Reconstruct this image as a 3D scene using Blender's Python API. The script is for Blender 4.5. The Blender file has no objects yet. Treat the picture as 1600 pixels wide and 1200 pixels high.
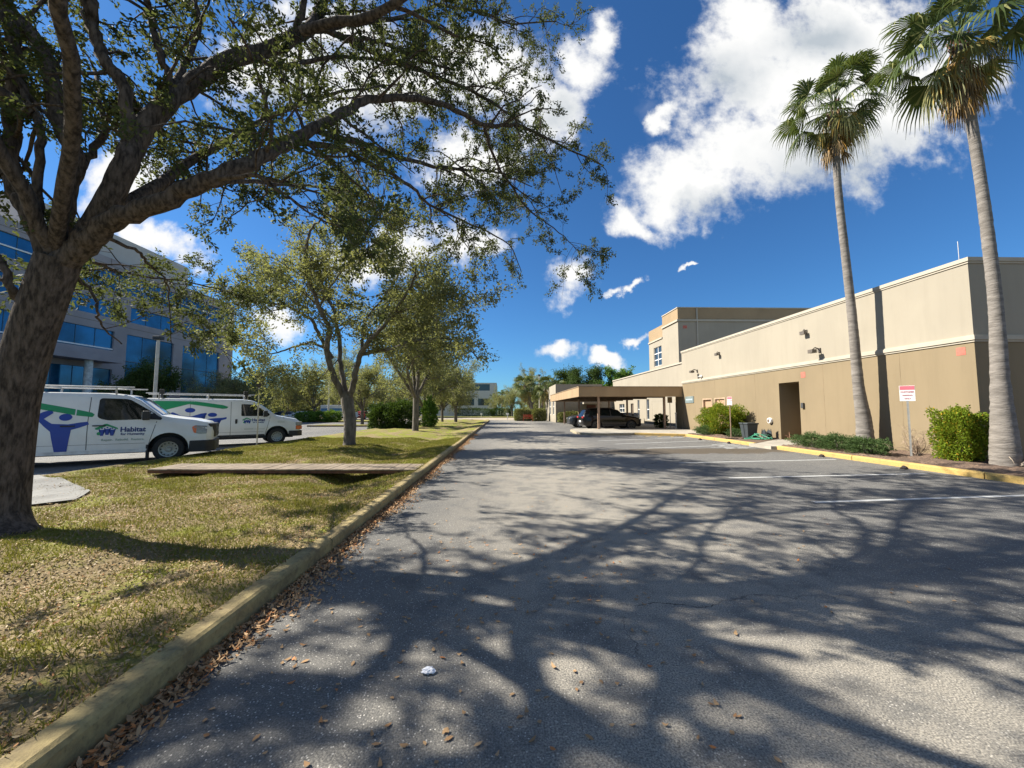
import bpy, bmesh, math, random
import numpy as np
from mathutils import Vector, Matrix

# ------------------------------------------------------------------ camera, world, sun
SC = bpy.context.scene
COL = SC.collection
F, CH = 600.0, 1.6                       # focal length in px of a 1600 px wide picture, eye height
PITCH = math.atan(41 / F)
YAW = math.atan(15 / F * math.cos(PITCH))
cam_d = bpy.data.cameras.new('camera')
cam_d.sensor_width = 36.0
cam_d.lens = 36.0 * F / 1600
cam_d.clip_start = 0.05
cam_d.clip_end = 3000
cam = bpy.data.objects.new('camera', cam_d)
cam.location = (0, 0, CH)
cam.rotation_euler = (math.pi / 2 + PITCH, 0, -YAW)
COL.objects.link(cam)
SC.camera = cam
CAMR = cam.rotation_euler.to_matrix()

SUN_EL, SUN_AZ = math.radians(40), math.radians(-75)      # azimuth clockwise from +Y
SUNV = Vector((math.sin(SUN_AZ) * math.cos(SUN_EL), math.cos(SUN_AZ) * math.cos(SUN_EL), math.sin(SUN_EL)))
sd = bpy.data.lights.new('sun', 'SUN')
sd.energy = 5.0
sd.angle = math.radians(0.53)
sd.color = (1.0, 0.94, 0.83)
so = bpy.data.objects.new('sun', sd)
so.rotation_euler = SUNV.to_track_quat('Z', 'Y').to_euler()
so.location = (-60, 20, 60)
COL.objects.link(so)
SC.view_settings.view_transform = 'Standard'
SC.view_settings.look = 'None'
SC.view_settings.exposure = 1.2
SC.view_settings.gamma = 1
try:
    SC.cycles.max_bounces = 6
    SC.cycles.transparent_max_bounces = 6
except Exception:
    pass


def ray(px, py):
    return (CAMR @ Vector(((px - 800) / F, (600 - py) / F, -1))).normalized()


def P(px, py, Y):
    d = ray(px, py)
    return Vector((0, 0, CH)) + d * (Y / d.y)


def G(px, py, z=0.0):
    d = ray(px, py)
    return Vector((0, 0, CH)) + d * ((z - CH) / d.z)


# ---- world: physical sky with cumulus clouds laid out by compass direction
W = bpy.data.worlds.new('World')
SC.world = W
W.use_nodes = True
wt = W.node_tree
for n_ in list(wt.nodes):
    wt.nodes.remove(n_)


class NT:
    """tiny helper for building node trees"""
    def __init__(s, t): s.t = t
    def n(s, ty, **k):
        x = s.t.nodes.new(ty)
        for a, b in k.items(): setattr(x, a, b)
        return x
    def l(s, a, b): s.t.links.new(a, b)
    def put(s, sock, v):
        if isinstance(v, bpy.types.NodeSocket): s.l(v, sock)
        elif v is not None: sock.default_value = v
    def math(s, op, a, b=None, c=None, clamp=False):
        x = s.n('ShaderNodeMath', operation=op, use_clamp=clamp)
        s.put(x.inputs[0], a); s.put(x.inputs[1], b); s.put(x.inputs[2], c)
        return x.outputs[0]
    def vmath(s, op, a, b=None):
        x = s.n('ShaderNodeVectorMath', operation=op)
        s.put(x.inputs[0], a); s.put(x.inputs[1], b)
        return x.outputs[1] if op in ('LENGTH', 'DOT_PRODUCT') else x.outputs[0]
    def noise(s, vec, scale, detail=4, rough=0.55, dist=0.0, color=False):
        x = s.n('ShaderNodeTexNoise')
        if vec is not None: s.l(vec, x.inputs['Vector'])
        x.inputs['Scale'].default_value = scale
        x.inputs['Detail'].default_value = detail
        x.inputs['Roughness'].default_value = rough
        x.inputs['Distortion'].default_value = dist
        return x.outputs['Color' if color else 'Fac']
    def ramp(s, fac, stops):
        x = s.n('ShaderNodeValToRGB')
        e = x.color_ramp.elements
        while len(e) < len(stops): e.new(0.5)
        for i, (p, c) in enumerate(stops):
            e[i].position = p
            e[i].color = c if len(c) == 4 else (*c, 1)
        s.put(x.inputs[0], fac)
        return x.outputs[0]
    def mix(s, fac, a, b, blend='MIX'):
        x = s.n('ShaderNodeMix', data_type='RGBA', blend_type=blend)
        s.put(x.inputs[0], fac)
        for sock, v in ((x.inputs[6], a), (x.inputs[7], b)):
            if isinstance(v, tuple) and len(v) == 3: v = (*v, 1)
            s.put(sock, v)
        return x.outputs[2]
    def smooth(s, v, lo, hi, o0=0.0, o1=1.0):
        x = s.n('ShaderNodeMapRange', interpolation_type='SMOOTHSTEP')
        s.put(x.inputs[0], v)
        for i, q in zip((1, 2, 3, 4), (lo, hi, o0, o1)): x.inputs[i].default_value = q
        return x.outputs[0]


w = NT(wt)
out = w.n('ShaderNodeOutputWorld')
bg = w.n('ShaderNodeBackground')
bg.inputs[1].default_value = 0.05
w.l(bg.outputs[0], out.inputs[0])
sky = w.n('ShaderNodeTexSky', sky_type='NISHITA')
sky.sun_disc = False
sky.sun_elevation = SUN_EL
sky.sun_rotation = SUN_AZ
sky.air_density = 1.0
sky.dust_density = 0.2
sky.ozone_density = 2.5
skyc = w.mix(1.0, sky.outputs[0], (0.4, 0.8, 1.18), 'MULTIPLY')
tc = w.n('ShaderNodeTexCoord')
sep = w.n('ShaderNodeSeparateXYZ')
w.l(tc.outputs['Generated'], sep.inputs[0])
yy = w.math('MAXIMUM', w.math('ABSOLUTE', sep.outputs[1]), 0.05)
uu = w.math('DIVIDE', sep.outputs[0], yy)
vv = w.math('DIVIDE', sep.outputs[2], yy)
cmb = w.n('ShaderNodeCombineXYZ')
w.l(uu, cmb.inputs[0]); w.l(vv, cmb.inputs[1]); w.l(w.math('SIGN', sep.outputs[1]), cmb.inputs[2])
uv = cmb.outputs[0]
wn = w.noise(uv, 3.2, 7, 0.58, color=True)
warp = w.n('ShaderNodeVectorMath', operation='MULTIPLY_ADD')
w.l(wn, warp.inputs[0]); warp.inputs[1].default_value = (0.34, 0.34, 0); warp.inputs[2].default_value = (-0.17, -0.17, 0)
uvw = w.vmath('ADD', uv, warp.outputs[0])


def blobs(vec, lst):
    res = None
    for (cx, cy, rx, ry, rot) in lst:
        d = ray(cx, cy)
        m = w.n('ShaderNodeMapping', vector_type='TEXTURE')
        w.l(vec, m.inputs[0])
        m.inputs['Location'].default_value = (d.x / d.y, d.z / d.y, 0)
        m.inputs['Rotation'].default_value = (0, 0, math.radians(rot))
        m.inputs['Scale'].default_value = (rx / F, ry / F, 1e6)
        v = w.math('SUBTRACT', 1.0, w.vmath('LENGTH', m.outputs[0]))
        res = v if res is None else w.math('SMOOTH_MAX', res, v, 0.15)
    return res


CLOUDS = [(975, 355, 55, 30, -10), (1075, 290, 130, 70, 20), (1190, 235, 150, 95, 15), (1160, 60, 90, 110, 0),
          (1320, 60, 190, 130, 0), (1230, 130, 190, 130, 0), (1300, 170, 200, 130, 0), (1360, 185, 190, 110, 10), (1150, 10, 80, 80, 0), (1470, 130, 120, 80, 10), (1060, 195, 50, 22, 40),
          (905, 115, 60, 75, 20), (850, 190, 90, 70, 0), (935, 45, 34, 50, 0), (760, 120, 120, 100, 0),
          (600, 130, 170, 100, 0), (430, 110, 130, 80, 0), (520, 40, 110, 60, 0), (720, 260, 90, 60, 0),
          (600, 400, 110, 48, 0), (748, 395, 60, 36, 0), (255, 385, 85, 38, -20), (900, 440, 44, 36, 20),
          (872, 545, 40, 20, 0), (947, 560, 26, 13, 0), (1008, 531, 22, 11, 15), (986, 447, 17, 9, 0),
          (1060, 430, 17, 5, 15), (415, 515, 50, 42, 0), (200, 300, 90, 60, 0), (-300, 100, 160, 90, 0),
          (1900, 350, 260, 90, 10), (2300, 60, 200, 160, 0)]
dens = blobs(uvw, CLOUDS)
fine = w.noise(uv, 8.5, 9, 0.62)
fine2 = w.noise(uv, 24, 6, 0.6)
field = w.math('MULTIPLY_ADD', w.math('SUBTRACT', fine, 0.5), 1.9, w.math('MULTIPLY_ADD', dens, 1.5, 0.03))
field = w.math('MULTIPLY_ADD', w.math('SUBTRACT', fine2, 0.5), 1.35, field)
# softer lower edge of the large cloud
soft = w.math('ADD', blobs(uv, [(1430, 240, 230, 110, 15), (1250, 330, 120, 60, 10)]), 0.25, clamp=True)
hard = w.smooth(field, -0.2, 1.0)
sft = w.smooth(field, -0.15, 1.0)
mask = w.n('ShaderNodeMix', data_type='FLOAT')
w.l(soft, mask.inputs[0]); w.l(hard, mask.inputs[2]); w.l(sft, mask.inputs[3])
grey = w.math('ADD', blobs(uvw, [(1330, 250, 210, 75, 15), (1150, 110, 65, 80, 0), (1260, 60, 120, 60, 0),
                                 (450, 170, 90, 70, 0), (860, 190, 60, 40, 0), (590, 190, 120, 60, 0), (1120, 320, 90, 35, 15)]), 0.1, clamp=True)
g2 = w.math('MULTIPLY', grey, w.smooth(w.noise(uv, 4.2, 6, 0.55), 0.3, 0.65, 0.35, 1.1), clamp=True)
base = w.mix(w.smooth(field, 0.05, 0.5), (7.6, 8.0, 8.5), (8.8, 8.8, 8.7))
cc = w.mix(g2, base, (4.6, 5.1, 5.6))
wisp = w.smooth(w.noise(uvw, 1.6, 6, 0.6), 0.62, 0.8, 0.0, 0.18)
rear_fill = w.math('MULTIPLY', w.math('LESS_THAN', sep.outputs[1], 0.0), w.smooth(w.noise(uvw, 1.1, 5, 0.6), 0.45, 0.7, 0.0, 0.4))  # unseen clouds behind the viewer, added as neutral fill for the shaded areas
m2 = w.math('MAXIMUM', w.math('MAXIMUM', mask.outputs[0], wisp), rear_fill)
up = w.smooth(sep.outputs[2], 0.0, 0.06)
m2 = w.math('MULTIPLY', m2, up)
w.l(w.mix(m2, skyc, cc), bg.inputs[0])


# ------------------------------------------------------------------ materials
MATS = {}


def mat(name, col, rough=0.8, var=0.15, scale=3.0, bump=0.0, bscale=40.0, metal=0.0, spec=0.5, col2=None, stretch=None):
    if name in MATS: return MATS[name]
    m = bpy.data.materials.new(name)
    m.use_nodes = True
    t = NT(m.node_tree)
    b = m.node_tree.nodes['Principled BSDF']
    b.inputs['Roughness'].default_value = rough
    b.inputs['Metallic'].default_value = metal
    b.inputs['Specular IOR Level'].default_value = spec
    tcn = t.n('ShaderNodeTexCoord')
    v = tcn.outputs['Object']
    if stretch:
        mp = t.n('ShaderNodeMapping'); t.l(v, mp.inputs[0]); mp.inputs['Scale'].default_value = stretch
        v = mp.outputs[0]
    n1 = t.noise(v, scale, 6, 0.6)
    c2 = col2 or tuple(max(0, c * (1 - 2 * var)) for c in col)
    c1 = tuple(min(1, c * (1 + var)) for c in col) if not col2 else col
    t.l(t.mix(t.smooth(n1, 0.3, 0.7), c1, c2), b.inputs['Base Color'])
    if bump:
        bn = t.n('ShaderNodeBump')
        bn.inputs['Strength'].default_value = bump
        bn.inputs['Distance'].default_value = 0.02
        t.l(t.noise(v, bscale, 5, 0.6), bn.inputs['Height'])
        t.l(bn.outputs[0], b.inputs['Normal'])
    MATS[name] = m
    return m


def stucco(name, col, dirt=0.5):
    m = bpy.data.materials.new(name); m.use_nodes = True
    t = NT(m.node_tree); b = m.node_tree.nodes['Principled BSDF']
    v = t.n('ShaderNodeTexCoord').outputs['Object']
    mp = t.n('ShaderNodeMapping'); t.l(v, mp.inputs[0]); mp.inputs['Scale'].default_value = (1.6, 1.6, 0.16)
    streak = t.smooth(t.noise(mp.outputs[0], 1.6, 6, 0.7), 0.42, 0.75)
    patch = t.smooth(t.noise(v, 0.45, 4, 0.55), 0.35, 0.65)
    sp = t.n('ShaderNodeSeparateXYZ'); t.l(v, sp.inputs[0])
    foot = t.smooth(t.math('ADD', sp.outputs[2], t.math('MULTIPLY', t.noise(v, 2.2, 5, 0.7), 0.9)), 1.15, 0.45)
    c = t.mix(patch, col, tuple(x * 0.93 for x in col))
    c = t.mix(t.math('MULTIPLY', streak, 0.28 * dirt), c, tuple(x * 0.5 for x in col))
    c = t.mix(t.math('MULTIPLY', foot, 0.6 * dirt), c, tuple(x * y for x, y in zip(col, (0.62, 0.56, 0.5))))
    t.l(c, b.inputs['Base Color']); b.inputs['Roughness'].default_value = 0.92; b.inputs['Specular IOR Level'].default_value = 0.2
    bn = t.n('ShaderNodeBump'); bn.inputs['Strength'].default_value = 0.4; bn.inputs['Distance'].default_value = 0.01
    t.l(t.noise(v, 70, 5, 0.6), bn.inputs['Height']); t.l(bn.outputs[0], b.inputs['Normal'])
    MATS[name] = m
    return m


def leafmat(name, ca, cb, trans=(0.14, 0.19, 0.03), tf=0.35, rough=0.7, spec=0.15, third=None):
    m = bpy.data.materials.new(name)
    m.use_nodes = True
    t = NT(m.node_tree)
    b = m.node_tree.nodes['Principled BSDF']
    o = m.node_tree.nodes['Material Output']
    g = t.n('ShaderNodeNewGeometry')
    tcn = t.n('ShaderNodeTexCoord')
    clump = t.noise(tcn.outputs['Object'], 0.7, 3, 0.5)
    f = t.math('ADD', t.math('MULTIPLY', g.outputs['Random Per Island'], 0.65), t.math('MULTIPLY', t.math('SUBTRACT', clump, 0.3), 0.9), clamp=True)
    c = t.mix(f, ca, cb)
    if third:
        r2 = t.math('FRACT', t.math('MULTIPLY', g.outputs['Random Per Island'], 17.3))
        c = t.mix(t.math('GREATER_THAN', r2, 1 - third[1]), c, third[0])
    t.l(c, b.inputs['Base Color'])
    b.inputs['Roughness'].default_value = rough
    b.inputs['Specular IOR Level'].default_value = spec
    tr = t.n('ShaderNodeBsdfTranslucent')
    t.l(t.mix(f, trans, tuple(x * 0.7 for x in trans)), tr.inputs[0])
    mx = t.n('ShaderNodeMixShader')
    mx.inputs[0].default_value = tf
    t.l(b.outputs[0], mx.inputs[1]); t.l(tr.outputs[0], mx.inputs[2])
    t.l(mx.outputs[0], o.inputs[0])
    MATS[name] = m
    return m


def glassmat(name, col, rough=0.05, spec=0.8, metal=0.0):
    return mat(name, col, rough, 0.1, 0.5, 0, 1, metal, spec)


# ------------------------------------------------------------------ mesh helpers
def setp(o, label=None, cat=None, group=None, kind=None):
    if label: o['label'] = label
    if cat: o['category'] = cat
    if group: o['group'] = group
    if kind: o['kind'] = kind
    return o


def empty(name, loc, rz=0, label=None, cat=None, group=None):
    o = bpy.data.objects.new(name, None)
    o.empty_display_size = 0.3
    o.location = loc
    o.rotation_euler = (0, 0, rz)
    COL.objects.link(o)
    return setp(o, label, cat, group)


def link(name, me, m, parent=None):
    o = bpy.data.objects.new(name, me)
    if m is not None and not me.materials:
        for q in (m if isinstance(m, (list, tuple)) else [m]): me.materials.append(q)
    COL.objects.link(o)
    if parent is not None: o.parent = parent
    return o


class MB:
    def __init__(s): s.v = []; s.f = []; s.mi = []; s.cur = 0
    def add(s, vs, fs):
        o = len(s.v)
        s.v += [tuple(q) for q in vs]
        s.f += [tuple(i + o for i in q) for q in fs]
        s.mi += [s.cur] * len(fs)
        return s
    def box(s, x0, x1, y0, y1, z0, z1):
        v = [(x0, y0, z0), (x1, y0, z0), (x1, y1, z0), (x0, y1, z0), (x0, y0, z1), (x1, y0, z1), (x1, y1, z1), (x0, y1, z1)]
        return s.add(v, [(0, 3, 2, 1), (4, 5, 6, 7), (0, 1, 5, 4), (1, 2, 6, 5), (2, 3, 7, 6), (3, 0, 4, 7)])
    def tube(s, pts, rad, n=8, cap=True):
        pts = [Vector(p) for p in pts]
        if not hasattr(rad, '__len__'): rad = [rad] * len(pts)
        vs = []; fs = []
        for i, p in enumerate(pts):
            t = (pts[min(i + 1, len(pts) - 1)] - pts[max(i - 1, 0)])
            if t.length < 1e-9: t = Vector((0, 0, 1))
            t.normalize()
            ref = Vector((1, 0, 0)) if abs(t.x) < 0.8 else Vector((0, 1, 0))
            a = t.cross(ref).normalized(); b = t.cross(a)
            for k in range(n):
                an = 2 * math.pi * k / n
                vs.append(p + (a * math.cos(an) + b * math.sin(an)) * rad[i])
        for i in range(len(pts) - 1):
            for k in range(n):
                fs.append((i * n + k, i * n + (k + 1) % n, (i + 1) * n + (k + 1) % n, (i + 1) * n + k))
        if cap:
            fs.append(tuple(range(n))[::-1]); fs.append(tuple((len(pts) - 1) * n + k for k in range(n)))
        return s.add(vs, fs)
    def lathe(s, prof, c=(0, 0, 0), axis='z', n=24, cap=True):
        """prof: (radius, height) pairs"""
        vs = []; fs = []
        for r, h in prof:
            for k in range(n):
                a = 2 * math.pi * k / n
                u, v = r * math.cos(a), r * math.sin(a)
                p = {'z': (u, v, h), 'y': (u, h, v), 'x': (h, u, v)}[axis]
                vs.append((p[0] + c[0], p[1] + c[1], p[2] + c[2]))
        for i in range(len(prof) - 1):
            for k in range(n):
                fs.append((i * n + k, i * n + (k + 1) % n, (i + 1) * n + (k + 1) % n, (i + 1) * n + k))
        if cap and prof[0][0] > 1e-6: fs.append(tuple(range(n))[::-1])
        if cap and prof[-1][0] > 1e-6: fs.append(tuple((len(prof) - 1) * n + k for k in range(n)))
        return s.add(vs, fs)
    def prism(s, poly, z0, z1):
        n = len(poly)
        v = [(p[0], p[1], z0) for p in poly] + [(p[0], p[1], z1) for p in poly]
        return s.add(v, [tuple(range(n))[::-1], tuple(range(n, 2 * n))] + [(i, (i + 1) % n, (i + 1) % n + n, i + n) for i in range(n)])
    def mesh(s, name, smooth=None):
        me = bpy.data.meshes.new(name)
        me.from_pydata(s.v, [], s.f)
        if any(s.mi): me.polygons.foreach_set('material_index', s.mi)
        bm = bmesh.new(); bm.from_mesh(me)
        bmesh.ops.recalc_face_normals(bm, faces=bm.faces)
        bm.to_mesh(me); bm.free()
        if smooth is not None:
            me.polygons.foreach_set('use_smooth', [True] * len(me.polygons))
            me.set_sharp_from_angle(angle=math.radians(smooth))
        me.update()
        return me
    def build(s, name, m, parent=None, smooth=None, bevel=0):
        o = link(name, s.mesh(name, smooth), m, parent)
        if bevel:
            b = o.modifiers.new('bevel', 'BEVEL'); b.width = bevel; b.segments = 2; b.limit_method = 'ANGLE'
        return o


def np_mesh(name, V, Q, m, parent=None, smooth=False, cols=None):
    me = bpy.data.meshes.new(name)
    k = Q.shape[1]
    me.vertices.add(len(V)); me.vertices.foreach_set('co', V.astype(np.float32).ravel())
    me.loops.add(Q.size); me.loops.foreach_set('vertex_index', Q.astype(np.int32).ravel())
    me.polygons.add(len(Q)); me.polygons.foreach_set('loop_start', np.arange(0, Q.size, k, dtype=np.int32))
    me.polygons.foreach_set('loop_total', np.full(len(Q), k, dtype=np.int32))
    if smooth: me.polygons.foreach_set('use_smooth', np.ones(len(Q), dtype=bool))
    me.update(calc_edges=True)
    return link(name, me, m, parent)


def wall_holes(mb, O, U, N, ulen, z0, z1, holes, depth):
    """vertical wall sheet from O along U, facing N, with rectangular holes (u0,u1,z0,z1) and reveals"""
    O, U, N = Vector(O), Vector(U), Vector(N)
    us = sorted({0, ulen, *[h[0] for h in holes], *[h[1] for h in holes]})
    zs = sorted({z0, z1, *[h[2] for h in holes], *[h[3] for h in holes]})
    pt = lambda u, z, d=0: O + U * u - N * d + Vector((0, 0, z - O.z))
    for a, b in zip(us, us[1:]):
        for c, d in zip(zs, zs[1:]):
            mu, mz = (a + b) / 2, (c + d) / 2
            if any(h[0] < mu < h[1] and h[2] < mz < h[3] for h in holes): continue
            mb.add([pt(a, c), pt(b, c), pt(b, d), pt(a, d)], [(0, 1, 2, 3)])
    for (a, b, c, d) in holes:
        k = [(a, c), (b, c), (b, d), (a, d)]
        for i in range(4):
            p, q = k[i], k[(i + 1) % 4]
            mb.add([pt(*p), pt(*q), pt(*q, depth), pt(*p, depth)], [(0, 1, 2, 3)])
    return pt


def text_mesh(s, size, bold=0.0, sx=1.0):
    cu = bpy.data.curves.new('lettering', 'FONT')
    cu.body = s; cu.size = size; cu.offset = bold; cu.fill_mode = 'BOTH'
    cu.align_x = 'CENTER'
    cu.resolution_u = 3
    o = bpy.data.objects.new('lettering', cu)
    COL.objects.link(o)
    dg = bpy.context.evaluated_depsgraph_get(); dg.update()
    me = bpy.data.meshes.new_from_object(o.evaluated_get(dg))
    vs = [(v.co.x * sx, v.co.y) for v in me.vertices]
    fs = [tuple(p.vertices) for p in me.polygons]
    bpy.data.objects.remove(o); bpy.data.curves.remove(cu); bpy.data.meshes.remove(me)
    return vs, fs


def cat_rom(pts, per=5):
    pts = [np.array(p, float) for p in pts]
    pts = [2 * pts[0] - pts[1]] + pts + [2 * pts[-1] - pts[-2]]
    o = []
    for i in range(1, len(pts) - 2):
        p0, p1, p2, p3 = pts[i - 1:i + 3]
        for k in range(per):
            t = k / per
            o.append(0.5 * ((2 * p1) + (-p0 + p2) * t + (2 * p0 - 5 * p1 + 4 * p2 - p3) * t * t + (-p0 + 3 * p1 - 3 * p2 + p3) * t ** 3))
    o.append(pts[-2])
    return np.array(o)


# ------------------------------------------------------------------ foliage helpers
class Bark:
    def __init__(s): s.V = []; s.Q = []; s.o = 0
    def tube(s, pts, rad, n):
        pts = np.asarray(pts, float); rad = np.asarray(rad, float)
        t = np.gradient(pts, axis=0)
        t /= np.linalg.norm(t, axis=1)[:, None] + 1e-9
        ref = np.array([0.31, 0.2, 1.0]) if abs(t[:, 2]).mean() < 0.75 else np.array([1.0, 0.2, 0.1])
        a = np.cross(t, ref); a /= np.linalg.norm(a, axis=1)[:, None] + 1e-9
        b = np.cross(t, a)
        an = np.arange(n) * 2 * np.pi / n
        v = pts[:, None] + (a[:, None] * np.cos(an)[None, :, None] + b[:, None] * np.sin(an)[None, :, None]) * rad[:, None, None]
        N = len(pts)
        i = np.arange(N - 1)[:, None] * n; k = np.arange(n)[None]
        q = np.stack([i + k, i + (k + 1) % n, i + n + (k + 1) % n, i + n + k], -1).reshape(-1, 4)
        s.V.append(v.reshape(-1, 3)); s.Q.append(q + s.o); s.o += N * n
    def build(s, name, m, parent): return np_mesh(name, np.concatenate(s.V), np.concatenate(s.Q), m, parent, True)


def unit(v): return v / (np.linalg.norm(v, axis=-1, keepdims=True) + 1e-9)


def leaf_cards(C, A, rg, L, Wd, droop=0.0):
    """rhombic leaves at points C with axes A, length L and width Wd (arrays)"""
    n = len(C)
    A = unit(A + rg.normal(0, 0.55, (n, 3)) + np.array([0, 0, -droop]))
    S = unit(np.cross(A, rg.normal(0, 1, (n, 3))))
    N = np.cross(A, S)
    L = L * rg.uniform(0.6, 1.25, n)[:, None]; Wd = Wd * rg.uniform(0.7, 1.3, n)[:, None]
    v = np.stack([C, C + A * L * 0.5 + S * Wd * 0.5 + N * L * 0.06, C + A * L, C + A * L * 0.5 - S * Wd * 0.5 + N * L * 0.06], 1)
    return v.reshape(-1, 3), np.arange(4 * n).reshape(n, 4)


def walk(p, d, L, n, rg, wob=0.25, up=0.0, droop=0.0):
    pts = [p]; d = unit(d)
    for i in range(n):
        d = unit(d + rg.normal(0, wob, 3) + np.array([0, 0, up - droop * i / n]))
        p = p + d * (L / n); pts.append(p)
    return np.array(pts), d


def ramify(limbs, rg, c):
    """limbs: (points, radii, weight). Returns bark and leaf anchors"""
    bark = Bark(); AC = []; AD = []
    for pts, rad, wgt in limbs:
        bark.tube(pts, rad, c.get('sides', 9))
        seg = np.linalg.norm(np.diff(pts, axis=0), axis=1); s = np.concatenate([[0], np.cumsum(seg)]); T = s[-1]
        n1 = max(1, int(T / c['s1'] * wgt))
        if wgt == 0: continue
        for x in np.sort(rg.uniform(c.get('t0', 0.25) * T, T, n1)):
            p = np.array([np.interp(x, s, pts[:, k]) for k in range(3)]); r = np.interp(x, s, rad)
            i = min(np.searchsorted(s, x), len(pts) - 1)
            tg = unit(pts[i] - pts[max(i - 1, 0)])
            d = unit(unit(rg.normal(0, 1, 3)) + tg * 0.55 + np.array([0, 0, c.get('up', 0.2)]))
            l1 = c['l1'] * rg.uniform(0.45, 1.15)
            b1, _ = walk(p, d, l1, 7, rg, 0.22, 0.02, c.get('droop', 0.1))
            r1 = min(r * 0.6, 0.013 * l1 + 0.008) * c.get('thick', 1)
            bark.tube(b1, np.linspace(r1, r1 * 0.3, len(b1)), 5)
            for j in range(int(c['n2'] * rg.uniform(0.6, 1.3))):
                q = rg.uniform(0.2, 1.0) * (len(b1) - 1); a = int(min(q, len(b1) - 2)); fr = q - a
                p2 = b1[a] * (1 - fr) + b1[a + 1] * fr
                d2 = unit(unit(rg.normal(0, 1, 3)) + unit(b1[a + 1] - b1[a]) * 0.9)
                l2 = c['l2'] * rg.uniform(0.4, 1.2)
                b2, _ = walk(p2, d2, l2, 4, rg, 0.3, 0.03, c.get('droop', 0.1))
                bark.tube(b2, np.linspace(c.get('r2', 0.006), c.get('r2', 0.006) * 0.4, len(b2)), 3)
                na = c['na']
                q2 = rg.uniform(0.15, 1.0, na) * (len(b2) - 1); a2 = np.minimum(q2.astype(int), len(b2) - 2); f2 = (q2 - a2)[:, None]
                AC.append(b2[a2] * (1 - f2) + b2[a2 + 1] * f2)
                AD.append(unit(b2[a2 + 1] - b2[a2]))
    return bark, np.concatenate(AC), np.concatenate(AD)


def crown_mesh(AC, AD, rg, k, spread, L, Wd):
    C = np.repeat(AC, k, 0) + rg.normal(0, spread, (len(AC) * k, 3)); A = np.repeat(AD, k, 0) + rg.normal(0, 0.4, (len(AC) * k, 3))
    return leaf_cards(C, A, rg, L, Wd, 0.15)


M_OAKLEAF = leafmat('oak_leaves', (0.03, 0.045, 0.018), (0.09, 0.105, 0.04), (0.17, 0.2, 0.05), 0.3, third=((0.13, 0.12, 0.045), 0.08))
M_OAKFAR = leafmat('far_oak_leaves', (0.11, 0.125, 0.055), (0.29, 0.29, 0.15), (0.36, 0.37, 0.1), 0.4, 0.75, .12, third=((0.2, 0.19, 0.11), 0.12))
M_DARKLEAF = leafmat('dense_leaves', (0.025, 0.05, 0.012), (0.075, 0.12, 0.03), (0.1, 0.16, 0.02), 0.25)
M_LIMELEAF = leafmat('bright_hedge_leaves', (0.08, 0.15, 0.01), (0.24, 0.30, 0.025), (0.3, 0.34, 0.03), 0.35, third=((0.5, 0.3, 0.03), 0.06))
M_JUNI = leafmat('juniper_needles', (0.04, 0.08, 0.025), (0.12, 0.18, 0.06), (0.1, 0.16, 0.04), 0.2)
M_PALE = leafmat('pale_hedge_leaves', (0.14, 0.15, 0.05), (0.28, 0.28, 0.12), (0.25, 0.27, 0.06), 0.25)
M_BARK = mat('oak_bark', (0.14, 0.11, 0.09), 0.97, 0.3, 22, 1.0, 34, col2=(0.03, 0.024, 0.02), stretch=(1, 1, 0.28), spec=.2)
M_BARKF = mat('far_bark', (0.17, 0.15, 0.125), 0.95, 0.3, 6, 0.8, 20, col2=(0.08, 0.068, 0.055), stretch=(1, 1, 0.4))
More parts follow.
